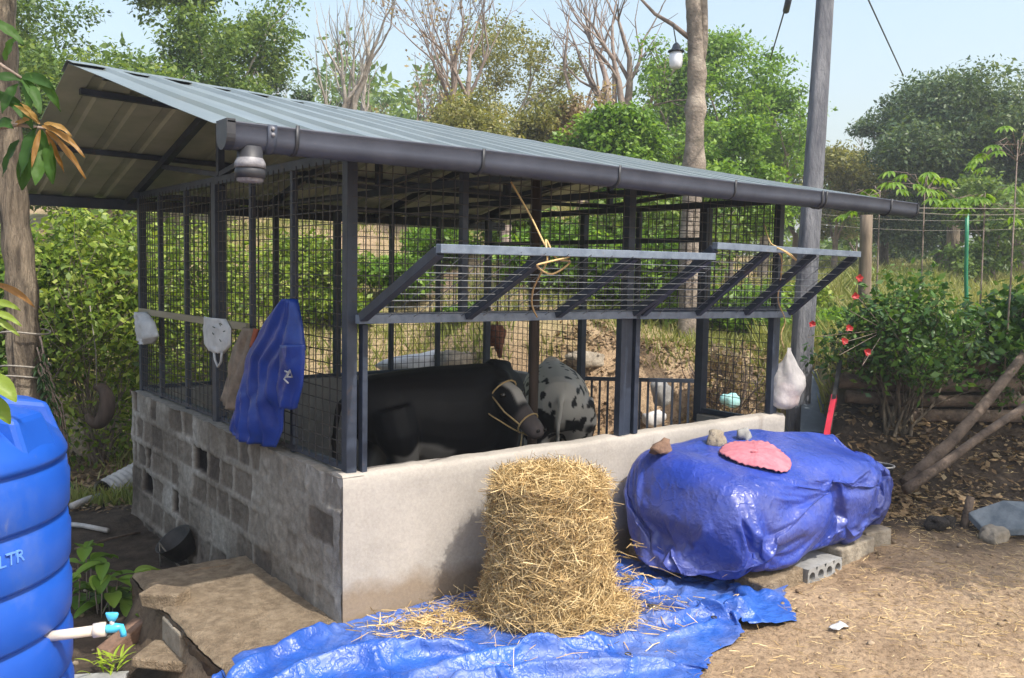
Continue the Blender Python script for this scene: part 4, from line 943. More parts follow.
def bundle():
    o = thing('covered_stack', 'bulky stack wrapped in purple blue tarpaulin beside the right end of the front wall', 'covered stack', (2.9, -.52, 0))
    core = bag_shape(60, 56, -.012, .045).build('t', M['stone'], None, origin=(0, 0, 0)); gp = plane([(-3, -4, .07), (7, -4, .07), (7, 2, .07), (-3, 2, .07)])
    c = bag_shape(120, 110, .012, .075).build('tarpaulin_cover', M['tarp_b'], None, origin=(0, 0, 0))
    V = np.array([v.co for v in c.data.vertices]); vg = c.vertex_groups.new(name='pin'); vg.add([int(i) for i in np.where((V[:, 2] < .105) & (np.abs(V[:, 1]+.5) < .25))[0]], 1.0, 'REPLACE')
    simulate(c, [core, gp, wallp], BF, pin='pin', shrink=SHR, bend=.12, tension=28, quality=5)
    bpy.data.objects.remove(core); bpy.data.objects.remove(gp)
    sb = c.modifiers.new('sub', 'SUBSURF'); sb.levels = sb.render_levels = 1
    c.data.transform(Matrix.Translation((-2.9, .52, 0))); c.parent = o; WL[c.name] = wl(o)
    return o
BF, SHR = 28, -.17
bundle(); bpy.data.objects.remove(wallp)
def zb(x, y): return .71
# stones and cap on the cover
def restz(x, y):
    dg = bpy.context.evaluated_depsgraph_get(); dg.update(); h, loc, n, i, ob, mt = scene.ray_cast(dg, Vector((x, y, 1.2)), Vector((0, 0, -1))); return loc.z if h else .7
def camhit(px, py):
    bpy.context.view_layer.update(); dg = bpy.context.evaluated_depsgraph_get(); d = ray(px, py); d = d/np.linalg.norm(d)
    h, loc, n, i, ob, mt = scene.ray_cast(dg, Vector(CP), Vector(d)); return np.array(loc) if h else onz(px, py, .7)
def stone(label, px, py, r, seed, m, squash=(1, .7, .6), rz=0, y=None, cat='stone', group=None, name='stone', bot=None):
    p = camhit(px, py+11)
    z = restz(p[0], p[1]) if bot is None else bot
    mb = MB(); mb.rock((p[0], p[1], z+r*squash[2]*.60), r, seed, squash=squash, rz=rz, n=9); return tag(mb.build(name, m), label, cat, group)
stone('long brown stone weighing down the left edge of the covered stack', 662, 441, .085, 3, M['redbrick'], (1.25, .5, .5), .35)
stone('grey stone with rough pebbly face in the middle of the covered stack edge', 716, 433, .06, 5, M['stone'], (1.0, .75, .8), .1)
stone('small pale stone closest to the right end of the front wall', 744, 427, .05, 8, M['concrete'], (1.0, .8, .8), .5)
def cap():
    p = camhit(755, 457); r = .185; G = np.zeros((26, 72, 3)); z0 = restz(p[0], p[1])
    zf = {}
    for i in range(26):
        t = i/25
        for j in range(72):
            a = 2*math.pi*j/72; rr_ = r*t*(1+.03*math.sin(a*3)); x = p[0]+rr_*math.cos(a)*1.12; y = p[1]+rr_*math.sin(a)*1.15
            if i in (0, 5, 10, 15, 20, 25): zf[(i, j)] = restz(x, y) if (j % 6 == 0) else None
            G[i, j] = (x, y, 0)
    # plane fit of the cover beneath
    S = [(G[i, j, 0], G[i, j, 1], v) for (i, j), v in zf.items() if v is not None]; S = np.array(S); A = np.c_[S[:, 0], S[:, 1], np.ones(len(S))]; cf = np.linalg.lstsq(A, S[:, 2], rcond=None)[0]
    res = (S[:, 2]-A@cf).max()
    for i in range(26):
        t = i/25
        for j in range(72):
            a = 2*math.pi*j/72; x, y = G[i, j, :2]
            G[i, j, 2] = x*cf[0]+y*cf[1]+cf[2]+res*.6+.010+.035*math.cos(t*math.pi/2)**.7+.0055*math.sin(a*30)*t+.012*math.sin(a*2+1)*t+.006*math.sin(a*5)*t
            if abs((a % 6.283)-5.6) < .14: G[i, j, 2] += .02*t*(1-t)*3
    mb = MB(); mb.grid(G, wrap=True); o = mb.build('pleated_hat', M['pinkcap'], None, solid=.006); tag(o, 'round pink pleated sun hat lying flat on the covered stack', 'hat')
    q = p+np.array([-.05, -.02, 0]); z = restz(q[0], q[1]); mb = MB(); mb.tube([(q[0]-.02, q[1], z), (q[0], q[1]-.01, z+.008), (q[0]+.02, q[1]-.015, z)], .007, 6); mb.build('button_knot', M['pinkcap'], o)
cap()
# blocks carrying the stack
def blk(label, x0, x1, y0, y1, h, m, rz=0, holes=False, seed=0, group=None, name='concrete_block'):
    c = ((x0+x1)/2, (y0+y1)/2); z0 = gz(*c)-.03; o = None
    mb = MB(); hw, hd = (x1-x0)/2, (y1-y0)/2
    def T(x, y, z): return (c[0]+x*math.cos(rz)-y*math.sin(rz), c[1]+x*math.sin(rz)+y*math.cos(rz), z0+z)
    if not holes:
        G = []
        mb.box((-hw, -hd, 0), (hw, hd, h)); mb.v = [T(*(np.array(v)+np.array([mnoise.noise(Vector(v)*9+Vector((seed, 0, 0)))*.015]*3))) for v in mb.v]
        return tag(mb.build(name, m, None, bevel=.012), label, 'block', group)
    # hollow block: front plate with round holes
    n = 4; w = 2*hw/n; k = 16
    for i in range(n):
        cx = -hw+w*(i+.5); r = w*.33; sq = []; ci = []
        for q in range(k):
            a = 2*math.pi*(q+.5)/k; ci.append((cx+r*math.cos(a), h/2+r*math.sin(a))); t = max(abs(math.cos(a))/(w/2), abs(math.sin(a))/(h/2)); sq.append((cx+math.cos(a)/t, h/2+math.sin(a)/t))
        vs = [T(a, -hd, b) for a, b in sq]+[T(a, -hd, b) for a, b in ci]+[T(a, -hd+.07, b) for a, b in ci]
        fs = [(q, (q+1) % k, k+(q+1) % k, k+q) for q in range(k)]+[(k+q, k+(q+1) % k, 2*k+(q+1) % k, 2*k+q) for q in range(k)]+[tuple(range(2*k, 3*k))]
        mb.add(vs, fs)
    for (a, b, c_, d) in (((-hw, -hd, h), (hw, -hd, h), (hw, hd, h), (-hw, hd, h)), ((-hw, -hd, 0), (-hw, -hd, h), (-hw, hd, h), (-hw, hd, 0)), ((hw, -hd, 0), (hw, hd, 0), (hw, hd, h), (hw, -hd, h)), ((-hw, hd, 0), (-hw, hd, h), (hw, hd, h), (hw, hd, 0))):
        mb.add([T(*a), T(*b), T(*c_), T(*d)], [(0, 1, 2, 3)])
    return tag(mb.build(name, m, None), label, 'block', group)
blk('hollow concrete block with four round holes facing the yard', 2.52, 2.90, -1.00, -.80, .11, M['concrete'], .03, True)
blk('brown earth coloured block under the left front of the covered stack', 2.08, 2.50, -1.00, -.80, .10, M['slab'], .05, seed=3)
blk('pale solid block right of the hollow block under the stack', 2.92, 3.34, -.97, -.77, .12, M['stone'], .05, seed=5)
blk('pale squared block at the outermost right corner under the stack', 3.38, 3.62, -.92, -.62, .14, M['stone'], -.2, seed=6)
blk('grey brown block under the shaded left end of the stack', 1.92, 2.10, -.52, -.12, .12, M['slab'], .02, seed=9)
# litter, stake and bits in the yard
p = onz(838, 629, .01); mb = MB(); G = np.zeros((8, 10, 3))
for i in range(8):
    for j in range(10): x = p[0]-.05+.1*i/7; y = p[1]-.03+.055*j/9; G[i, j] = (x, y, gz(x, y)+.014+.012*float(fbm(i*.7, j*.7, 91)))
mb.grid(G); tag(mb.build('paper_scrap', M['white'], None, solid=.002), 'small crumpled white paper scrap on the bare yard', 'litter')
p = onz(963, 529, .0); mb = MB(); mb.tube([(p[0], p[1], gz(p[0], p[1])-.05), (p[0]+.02, p[1]-.01, .10), (p[0]+.045, p[1]-.02, .235)], [.032, .03, .028], 9); tag(mb.build('wooden_stake', M['log']), 'short wooden stake driven into the yard beside the tilted grey sheet', 'stake')
p = onz(938, 530, .0); mb = MB(); mb.rock((p[0], p[1], gz(p[0], p[1])+.03), .085, 12, squash=(1.2, .8, .6)); mb.rock((p[0]+.07, p[1]-.03, gz(p[0], p[1])+.04), .05, 14); tag(mb.build('mud_clod', simple('black_mud', (.02, .016, .013), (.05, .04, .032), 20, .9, 1, .02)), 'dark lumpy clod of mud on the yard left of the stake', 'clod')
a = onz(966, 530, .0); b = onz(1060, 545, .0); mb = MB()
zt0 = .10; pts = [onz(968, 512, .13), onz(1003, 500, .22), onz(1060, 503, .22), onz(1060, 527, .12), onz(985, 530, .04)]
n = len(pts); mb.add([tuple(q) for q in pts]+[tuple(q-np.array([0, 0, .05])) for q in pts], [tuple(range(n)), tuple(range(2*n-1, n-1, -1))]+[(i, n+i, n+(i+1) % n, (i+1) % n) for i in range(n)])
tag(mb.build('metal_sheet', M['tin'], None, bevel=.006), 'tilted flat blue grey sheet lying at the right edge of the yard', 'sheet')
p = onz(1000, 545, .0); mb = MB(); mb.rock((p[0]+.12, p[1]+.10, gz(p[0], p[1])+.03), .08, 33, squash=(1.5, 1, .7)); tag(mb.build('stone', M['stone']), 'low stone propping up the tilted grey sheet', 'stone')
# bucket behind stack
p = at(872, 462, 6.9); z0 = gz(p[0], p[1]); mb = MB(); mb.lathe([(.12, 0), (.16, .26), (.165, .27), (.155, .265), (.11, .02)], (p[0], p[1], z0), 24); bk = mb.build('bucket', M['black']); tag(bk, 'black bucket half hidden behind the right end of the covered stack', 'bucket')
mb = MB(); mb.tube([(p[0]+.165*math.cos(t), p[1]+.165*math.sin(t), z0+.27+.02*math.sin(t*.5)) for t in np.linspace(0, 6.283, 25)], .008, 6, cap=False); mb.build('rim', M['pipe'], bk)

# ---------------------------------------------------------------- left side things
def slab():
    G = np.zeros((70, 30, 3)); 
    for i in range(70):
        y = -.58+i/69*1.86
        for j in range(30):
            u = j/29; x = -.655+.655*u
            if j == 0: x += (float(fbm(y*9, 1, 51))-.47)*.03
            yy = y+(.12*(1-u) if i == 69 else 0)
            z = .006+(float(fbm(x*6, y*6, 52))-.47)*.022+(float(fbm(x*25, y*25, 53, 2))-.37)*.012-(.02 if j == 0 else 0)
            G[i, j] = (x, yy-(.03*(1-u)*(y > 1.0)*(y-1.0)/.28), z)
    mb = MB(); mb.grid(G); mb.f = [tuple(reversed(f)) for f in mb.f]; o = mb.build('concrete_ledge', M['slab']); tag(o, 'sandy concrete ledge along the foot of the block wall', 'ledge')
    S = np.zeros((70, 14, 3))
    for i in range(70):
        for j in range(14):
            t = j/13; p = G[i, 0].copy(); p[2] = p[2]*(1-t)-.42*t; p[0] += (.025 if t > .15 else 0)+(float(fbm(p[1]*11, t*6, 54))-.47)*.05*(t > .05)-.01; S[i, j] = p
    mb = MB(); mb.grid(S)
    E_ = np.zeros((30, 8, 3))
    for j in range(30):
        for q in range(8): p = G[-1, j].copy(); p[2] -= .40*q/7; p[1] += (float(fbm(p[0]*9, q*.7, 55))-.47)*.04*(q > 0); E_[j, q] = p
    mb.grid(E_); mb.build('rubble_side', M['slab_side'], o)
    mb = MB(); mb.box((-.668, .42, -.40), (-.60, .72, -.03)); mb.v = [tuple(np.array(v)+np.array([mnoise.noise(Vector(v)*4)*.02, 0, 0])) for v in mb.v]; mb.build('facing_stone', M['stone'], o, bevel=.012)
slab()
def rk(label, px, py, z, r, sq, rz, m, seed, name='stone', cat='stone', group=None):
    p = onz(px, py, z); zz = gz(p[0], p[1]); mb = MB(); mb.rock((p[0], p[1], zz+r*sq[2]*.6), r, seed, squash=sq, rz=rz, n=9); return tag(mb.build(name, m), label, cat, group)
def brickb(label, px, py, z, dims, rz, tilt, m, seed=1, name='brick', cat='brick'):
    p = onz(px, py, z); zz = gz(p[0], p[1]); mb = MB(); a, b, c = dims; mb.box((-a/2, -b/2, 0), (a/2, b/2, c)); o = []
    for v in mb.v:
        v = np.array(v)+np.array([mnoise.noise(Vector(v)*11+Vector((seed, 0, 0)))*.015]*3); x, y, zz2 = v; zz2 += x*tilt
        o.append((p[0]+x*math.cos(rz)-y*math.sin(rz), p[1]+x*math.sin(rz)+y*math.cos(rz), zz+zz2-.01))
    mb.v = o; return tag(mb.build(name, m, None, bevel=.01), label, cat)
brickb('dark red brick leaning below the blue tap', 122, 648, -.3, (.25, .11, .09), R(25), .35, M['redbrick'])
brickb('broad flat tan stone lying at the foot of the concrete ledge', 166, 656, -.3, (.22, .13, .09), R(-52), 0, M['slab'], 5, 'stone', 'stone')
brickb('pale sandy stone slab at the lower edge beside the ledge', 175, 680, -.3, (.34, .24, .05), R(-45), 0, M['slab'], 8, 'stone', 'stone')
brickb('flat pale concrete piece at the base of the water tank', 92, 690, -.3, (.30, .22, .05), R(-30), 0, M['concrete'], 9, 'stone', 'stone')
# black bucket on its side against the wall, old tyre-like ring, pipe
p = onz(192, 555, -.25); mb = MB(); zz = gz(p[0], p[1]); prof = [(.10, 0), (.135, .16), (.14, .165), (.128, .16), (.09, .02)]
mb.lathe(prof, (0, 0, 0), 24); mb.v = [(p[0]-.05+v[0]*.8-v[2]*.5, p[1]+v[1], zz+.10+v[2]*.7+v[0]*.55) for v in mb.v]; bb = mb.build('basin', M['black']); tag(bb, 'black rubber basin tipped against the foot of the block wall', 'basin')
mb = MB(); mb.tube([(p[0]-.20, p[1]+.05, zz+.02), (p[0]-.22, p[1], zz+.2), (p[0]-.16, p[1]-.02, zz+.10), (p[0]-.1, p[1]-.05, zz+.02)], .007, 6); mb.build('handle', M['rope_d'], bb)
def ribbed():
    a = at(104, 493, 7.9); b = at(168, 458, 8.6); n = 60; pts = []; rad = []
    for i in range(n): t = i/(n-1); pts.append(a+(b-a)*t); rad.append(.115+.010*math.cos(i*2*math.pi/4.5))
    mb = MB(); mb.tube(pts, rad, 24, cap=False); inner = [a+(b-a)*.002, a+(b-a)*.9]; o = mb.build('drain_pipe', M['pipe']); tag(o, 'pale ribbed drainage pipe with its dark open end behind the block wall', 'pipe')
    mb = MB(); mb.tube(inner, [.104, .104], 24, cap=False); mb.tube([a+(b-a)*.88, a+(b-a)*.9], [.105, .105], 24); mb.build('pipe_lining', M['black'], o)
ribbed()
c = at(97, 405, 8.4); mb = MB(); tp_ = []
for t in np.linspace(R(-150), R(110), 22): tp_.append(c+CR*.10*math.cos(t)+np.array([0, 0, .17*math.sin(t)])+np.array([CF[0], CF[1], 0])*.03*math.sin(t))
mb.tube(tp_, [.03+.045*math.sin(math.pi*i/21) for i in range(22)], 12); ty = mb.build('hanging_tyre_piece', M['wood_d'], None); tag(ty, 'dark curved piece of old tyre hung in the bush behind the tree trunk', 'tyre piece')
mb = MB(); mb.tube([c+np.array([0, 0, .17]), c+np.array([0, 0, .5]), c+np.array([-.05, 0, 1.0])], .006, 5); mb.build('string', M['rope_d'], ty)
# sticks and pipe on mud
for k, (p, q, z, r, lb) in enumerate([((60, 520), (108, 528), -.25, .02, 'thin grey pipe lying across the mud left of the shed'), ((75, 545), (140, 528), -.25, .010, 'thin dry stick on the dark mud'), ((72, 500), (100, 488), -.2, .03, 'pale short pipe beside the ribbed drainage pipe')]):
    a, b = onz(*p, z), onz(*q, z); a[2] = gz(a[0], a[1])+r+.01; b[2] = gz(b[0], b[1])+r+.01; tag(MB().tube([a, (a+b)/2+np.array([0, 0, .01]), b], r, 8).build('stick' if k == 1 else 'pipe', M['pipe'] if k != 1 else M['log']), lb, 'stick' if k == 1 else 'pipe')

# water tank
def tank():
    s, t = 2.62, -1.905; h = np.array([CR[0], CR[1]]); h /= np.linalg.norm(h); c = CP[:2]+FH*s+h*t; z0 = gz(c[0], c[1])-.02; r = .515
    o = thing('water_tank', 'large bright blue ribbed plastic water tank standing at the left edge', 'water tank', (c[0], c[1], z0))
    top = 1.24; prof = [(.02, 0), (r-.03, 0), (r, .03)]; z = .10; H = top-z0
    zs = np.arange(H-.06, .05, -.172)[::-1]; last = .03
    for zz in zs:
        prof += [(r, last+.02), (r+.002, zz-.055), (r-.004, zz-.045), (r-.006, zz-.012), (r-.022, zz-.004), (r-.022, zz+.004), (r-.004, zz+.012)]; last = zz
    prof += [(r-.004, H-.035), (r-.02, H+.0), (r-.10, H+.075), (r-.2, H+.10), (.2, H+.115), (.02, H+.12)]
    mb = MB(); mb.lathe(prof, (c[0], c[1], z0), 96); mb.build('tank_body', M['tank'], o)
    # radial lugs on the shoulder
    for k in range(8):
        a = R(8)+k*math.pi/4; ca, sa = math.cos(a), math.sin(a)
        def T(rad, tan, z): return (c[0]+ca*rad-sa*tan, c[1]+sa*rad+ca*tan, z0+z)
        vs = [T(.16, -.09, H+.10), T(r-.015, -.10, H-.03), T(r-.015, .10, H-.03), T(.16, .09, H+.10), T(.16, -.08, H+.155), T(r-.06, -.085, H+.10), T(r-.06, .085, H+.10), T(.16, .08, H+.155)]
        MB().add(vs, [(0, 3, 2, 1), (4, 5, 6, 7), (0, 1, 5, 4), (1, 2, 6, 5), (2, 3, 7, 6), (3, 0, 4, 7)]).build('shoulder_lug', M['tank'], o, bevel=.018)
    MB().lathe([(.02, 0), (.21, 0), (.22, .015), (.22, .05), (.20, .065), (.02, .07)], (c[0], c[1], z0+H+.10), 48).build('lid', M['tank'], o)
    # moulded letters LTR on the curved side
    d = ray(12, 555); cu = bpy.data.curves.new('txt', 'FONT'); cu.body = '500LTR'; cu.size = .052; cu.extrude = .003; cu.align_x = 'RIGHT'
    ob = bpy.data.objects.new('txt', cu); COL.objects.link(ob); dg = bpy.context.evaluated_depsgraph_get(); me = bpy.data.meshes.new_from_object(ob.evaluated_get(dg)); bpy.data.objects.remove(ob)
    # end of the text sits at pixel column 25
    def hit(px, py):
        d = ray(px, py); A = d[0]**2+d[1]**2; B = 2*((CP[0]-c[0])*d[0]+(CP[1]-c[1])*d[1]); C_ = (CP[0]-c[0])**2+(CP[1]-c[1])**2-(r+.004)**2
        t_ = (-B-math.sqrt(B*B-4*A*C_))/(2*A); return CP+d*t_
    e = hit(25, 560); a0 = math.atan2(e[1]-c[1], e[0]-c[0])
    for v in me.vertices:
        a = a0+v.co.x/r; rad = r+.001+v.co.z; v.co = (c[0]+rad*math.cos(a)-c[0], c[1]+rad*math.sin(a)-c[1], e[2]+v.co.y-z0)
    to = link_mesh('lettering', me, o, None, [M['tank_txt']])
    # tap
    e = hit(66, 640); ax = ony(105, 628, e[1]+.02); a_ = math.atan2(e[1]-c[1], e[0]-c[0])
    q = onz(70, 641, .28); st = np.array([c[0]+(r-.01)*math.cos(R(-5)), c[1]+(r-.01)*math.sin(R(-5)), 0])
    hR_ = np.array([CR[0], CR[1]]); hR_ /= np.linalg.norm(hR_); e_ = at(70, 640, 2.60); p1_ = np.array([*(c+hR_*(r-.05)), e_[2]-.004]); p2_ = at(106, 629, 2.66)
    g = MB().tube([p1_, p2_], .016, 14).build('outlet_pipe', M['pvc'], o); MB().tube([p2_-(p2_-p1_)*.18, p2_], .022, 14).build('socket', M['pvc'], g)
    dn = p2_-p1_; dn /= np.linalg.norm(dn); k = p2_+dn*.018; U = np.array([0, 0, 1.])
    tp = MB().tube([p2_-dn*.004, p2_+dn*.016, p2_+dn*.030, p2_+dn*.044, p2_+dn*.050-U*.018, p2_+dn*.051-U*.030], [.012, .0145, .0145, .011, .009, .0095], 14).build('tap', M['tap'], o)
    MB().tube([k, k+U*.026], .0075, 10).build('tap_neck', M['pipe'], tp)
    MB().tube([k+U*.024-CR*.001, k+U*.036, k+U*.046, k+U*.050], [.011, .018, .021, .019], 12, rh=[.007, .009, .008, .006], up=tuple(np.cross(CR, U))).build('tap_handle', M['tap'], tp)
tank()

# ---------------------------------------------------------------- poles, lamp, wires
def leaning(name, label, cat, base, top, r0, r1, m, n=14, wob=.01, seed=0, square=False):
    rng = np.random.RandomState(seed); pts = [base+(top-base)*t+np.array([*rng.normal(0, wob, 2), 0]) for t in np.linspace(0, 1, n)]
    mb = MB(); mb.tube(pts, list(np.linspace(r0, r1, n)), 14, power=.45 if square else 1.0, up=(CF[0], CF[1], 0)); return tag(mb.build(name, m), label, cat)
b = at(797, 425, 8.7); b2 = at(790, 470, 8.62); t2 = at(829, -60, 9.0); b[2] -= 0; bs_ = b+(b-t2)/np.linalg.norm(b-t2)*.9
leaning('utility_pole', 'tall leaning grey concrete utility pole at the right end of the shed', 'pole', bs_, t2, .108, .072, M['pole'], 12, .0, 1, True)
# foreground trunk behind the shed roof
def bigtrunk():
    tops = [(684, 470), (686, 380), (689, 300), (690, 230), (694, 170), (695, 120), (697, 75), (695, 30), (692, -25), (690, -90)]; s = 11.3
    pts = [at(a, b, s) for a, b in tops]; g = gz(pts[0][0], pts[0][1]); pts[0][2] = g-.15
    o = thing('standing_tree', 'slender mottled tree trunk rising behind the roof with a lamp bracket', 'tree', tuple(pts[0]))
    mb = MB(); P = []; rad = []
    rng = np.random.RandomState(4)
    for i in range(len(pts)-1):
        for k in range(8): t = k/8; P.append(pts[i]*(1-t)+pts[i+1]*t); rad.append(.140-.06*(i+t)/9+.012*rng.rand()+(.035*math.exp(-((i*8+k-33)/1.8)**2)+.03*math.exp(-((i*8+k-42)/1.5)**2)+.02*math.exp(-((i*8+k-48)/1.5)**2)))
    mb.tube(P, rad, 16)
    f = at(699, 70, s); mb.tube([f, at(703, 40, s), at(703, 10, s), at(702, -60, s)], [.07, .065, .06, .04], 10); mb.build('trunk', M['bark_b'], o)
    MB().tube([at(692, 40, s), at(672, 24, s), at(655, 14, s), at(640, -2, s), at(632, -20, s)], [.035, .028, .022, .016, .012], 8).build('side_branch', M['bark_t'], o)
    ends = np.array([at(690+dx, -90+dy, s+dz) for dx, dy, dz in ((0, -10, 0), (-40, -30, .5), (45, -25, -.6), (20, -60, .3), (-60, -60, -.5))])
    Q, v = leaf_cloud(ends, .6, 350, .12, rng); quads('crown', Q, v, L['mid'], o)
    c = at(676, 56, s-.12); r = .085
    lp = thing('hanging_lamp', 'white glass bulb lamp with dark cap hung beside the slender trunk', 'lamp', tuple(c))
    MB().lathe([(.02, .14), (.07, .115), (.085, .07), (.085, -.0), (.075, -.06), (.05, -.085), (.01, -.09)][::-1], (c[0], c[1], c[2]-.07), 20).build('lamp_glass', M['glass'], lp)
    MB().lathe([(.02, .20), (.045, .17), (.06, .12), (.10, .105), (.105, .09), (.05, .10)][::-1], (c[0], c[1], c[2]-.04), 20).build('lamp_cap', M['steel'], lp)
    MB().tube([c+np.array([0, 0, .14]), at(673, 24, s-.12)], .008, 6).build('cord', M['cable'], lp)
bigtrunk()
def wire(label, a, b, r=.008, sag=.1, name='cable', m='cable', ins=None):
    a = np.array(a); b = np.array(b); pts = [a+(b-a)*t+np.array([0, 0, -sag*4*t*(1-t)]) for t in np.linspace(0, 1, 14)]
    o = MB().tube(pts, r, 6).build(name, M[m]); tag(o, label, 'cable'); return o
w1 = wire('black overhead cable crossing the sky right of the utility pole', at(850, -40, 12), at(903, 75, 17), .012, .0)
w2 = wire('overhead stay wire with insulator left of the utility pole', at(795, -25, 9), at(770, 60, 13), .009, 0)
q = at(787, 5, 9.6); MB().tube([at(789, -2, 9.5), at(786, 11, 9.7)], .035, 10).build('insulator', M['gutter'], w2)
wire('pair of thin white lines stretched from the gutter end to the right, upper one', at(908, 208, 7.0), at(1040, 209, 7.2), .0035, .0, 'line', 'rope_d')
wire('lower thin white line stretched from the gutter end to the right', at(908, 212, 7.0), at(1040, 213, 7.2), .0025, .02, 'line', 'rope_d')
def fence_post(px, yt, yb, s, r, m, label, name='fence_post', cat='fence post'):
    b = at(px, yb, s); t = at(px+1, yt, s); b[2] = min(b[2], gz(b[0], b[1]))-.1; b[:2] = at(px, yb, s)[:2]; return leaning(name, label, cat, b, t, r, r*.9, m, 6, .004, px)
fence_post(866, 215, 296, 13, .095, M['wood'], 'rough brown wooden post in the grass right of the utility pole')
fence_post(966, 212, 350, 9.5, .022, M['green'], 'slim green painted post behind the flowering bush')
for k, (px, yt, yb, s, lb) in enumerate([(975, 252, 280, 24, 'small pale post far up the grassy field')]):
    fence_post(px, yt, yb, s, .05, M['bark_w'], lb)
for k, y in enumerate((212, 222)):
    wire(['upper', 'lower'][k]+' fence wire strung across the grassy field', at(800, y, 14), at(1060, y+4, 13), .0035, .1, 'fence_wire', 'rope_d')
fence_post(505, 225, 400, 12.5, .085, M['bark_t'], 'reddish brown bare trunk seen through the back mesh', 'tree_trunk', 'tree')
# reddish dried bract hanging
c = at(497, 335, 9.6); mb = MB(); mb.rock(tuple(c), .11, 22, squash=(.8, .6, 1)); mb.tube([c, c+np.array([.05, 0, -.25])], [.08, .02], 8); mb.tube([c, c+np.array([0, 0, 1.0])], .01, 5); tag(mb.build('dried_bract', M['rust']), 'rusty brown dried sheath hanging just behind the shed', 'dried sheath')

# logs and right bank
def logp(label, pts, r0, r1, m='log', name='log', group=None):
    n = len(pts); return tag(MB().tube([np.array(p) for p in pts], list(np.linspace(r0, r1, n)), 12).build(name, M[m], None), label, 'log', group)
def onb(px, py, s, dz=0): p = at(px, py, s); return p
logp('thick leaning log resting on the dark bank, lower end near the yard', [onb(905, 483, 6.75), onb(950, 443, 7.0), onb(990, 398, 7.3), onb(1032, 345, 7.6)], .050, .040)
logp('thinner forked leaning log to the right of the thick one', [onb(905, 490, 6.5), onb(945, 463, 6.6), onb(985, 433, 6.75), onb(1035, 400, 6.9)], .040, .028)
for a, b, s_, dz, r, lb in (((848, 380), (1012, 380), 8.12, .36, .065, 'topmost log of the pile on the bank'), ((838, 390), (1018, 390), 8.02, .24, .07, 'second log from the top of the pile on the bank'), ((846, 400), (1030, 400), 7.95, .12, .06, 'third log down in the pile on the bank'), ((880, 412), (1050, 412), 7.85, .03, .065, 'lowest log of the pile on the bank')):
    P_ = [at(*a, s_+.06), at(930, a[1], s_), at(*b, s_-.08)]; g_ = max(gz(q[0], q[1]) for q in P_)
    for i_, q in enumerate(P_): q[2] = g_+dz+(.02, 0, .03)[i_]
    logp(lb, P_, r, r*.85, group='logs piled on the bank')
logp('short thick dark stick lying on the ground below the leaning logs', [onz(930, 478, .12), onz(955, 482, .10), onz(985, 486, .08)], .03, .026)
logp('long thin branch lying along the back edge of the yard', [onz(915, 490, .05), onz(960, 493, .05), onz(1035, 493, .05)], .022, .02)
# dark sheet and red handled barrow rail by the pole
pts = [at(803, 372, 9.6), at(836, 364, 9.9), at(832, 432, 8.0), at(800, 432, 7.9)]; 
mb = MB(); n = 4; mb.add([tuple(q) for q in pts]+[tuple(q-np.array([0, 0, .04])) for q in pts], [(3, 2, 1, 0), (4, 5, 6, 7)]+[(i, (i+1) % n, n+(i+1) % n, n+i) for i in range(n)]); tag(mb.build('ramp_sheet', M['darktin'], None, bevel=.005), 'dark grey sheet sloping down beside the utility pole', 'sheet')
o = MB().bar(at(840, 362, 7.9), at(829, 432, 7.3), .035, .05).build('tool_bar', M['black']); tag(o, 'black and red painted bar leaning beside the sloping sheet', 'bar')
MB().bar(at(834.2, 397, 7.60), at(826, 440, 7.22), .045, .06).build('red_section', M['red'], o)
# rubbish behind the shed
def rub(label, px, py, s, r, m, sq, seed, name, cat): p = at(px, py, s); mb = MB(); z = gz(p[0], p[1]); mb.rock((p[0], p[1], max(p[2]-.0, z+r*sq[2]*.5)), r, seed, squash=sq, n=8); return tag(mb.build(name, m), label, cat)
rub('long pale concrete lump behind the back wall', 418, 364, 10.3, .22, M['white'], (2.0, .8, .55), 3, 'rubble_lump', 'rubble')
rub('tan boulder right of the pale lump behind the back wall', 455, 362, 10.3, .2, M['stone'], (1.3, .8, .7), 4, 'boulder', 'boulder')
rub('white and brown speckled heap seen past the spotted cow', 588, 368, 10.2, .16, M['stone'], (1.8, .8, .55), 6, 'rubbish_heap', 'rubbish')
rub('crumpled cream plastic bag on the ground behind the gate', 655, 418, 9.4, .10, M['white'], (1.3, .8, .8), 7, 'plastic_bag', 'bag')
rub('pale cyan crumpled bag seen through the right end mesh', 731, 400, 8.9, .085, simple('cyan_bag', (.30, .60, .60), (.45, .70, .68), 9, .5, .3), (1.1, .8, .8), 8, 'plastic_bag', 'bag')
rub('grey block leaning behind the gate bars', 662, 392, 9.6, .12, M['concrete'], (.9, .8, 1.1), 9, 'rubble_lump', 'rubble')
rub('reddish stone behind the gate left of the door post', 580, 410, 9.4, .12, M['redbrick'], (.8, .8, 1.1), 10, 'boulder', 'boulder')

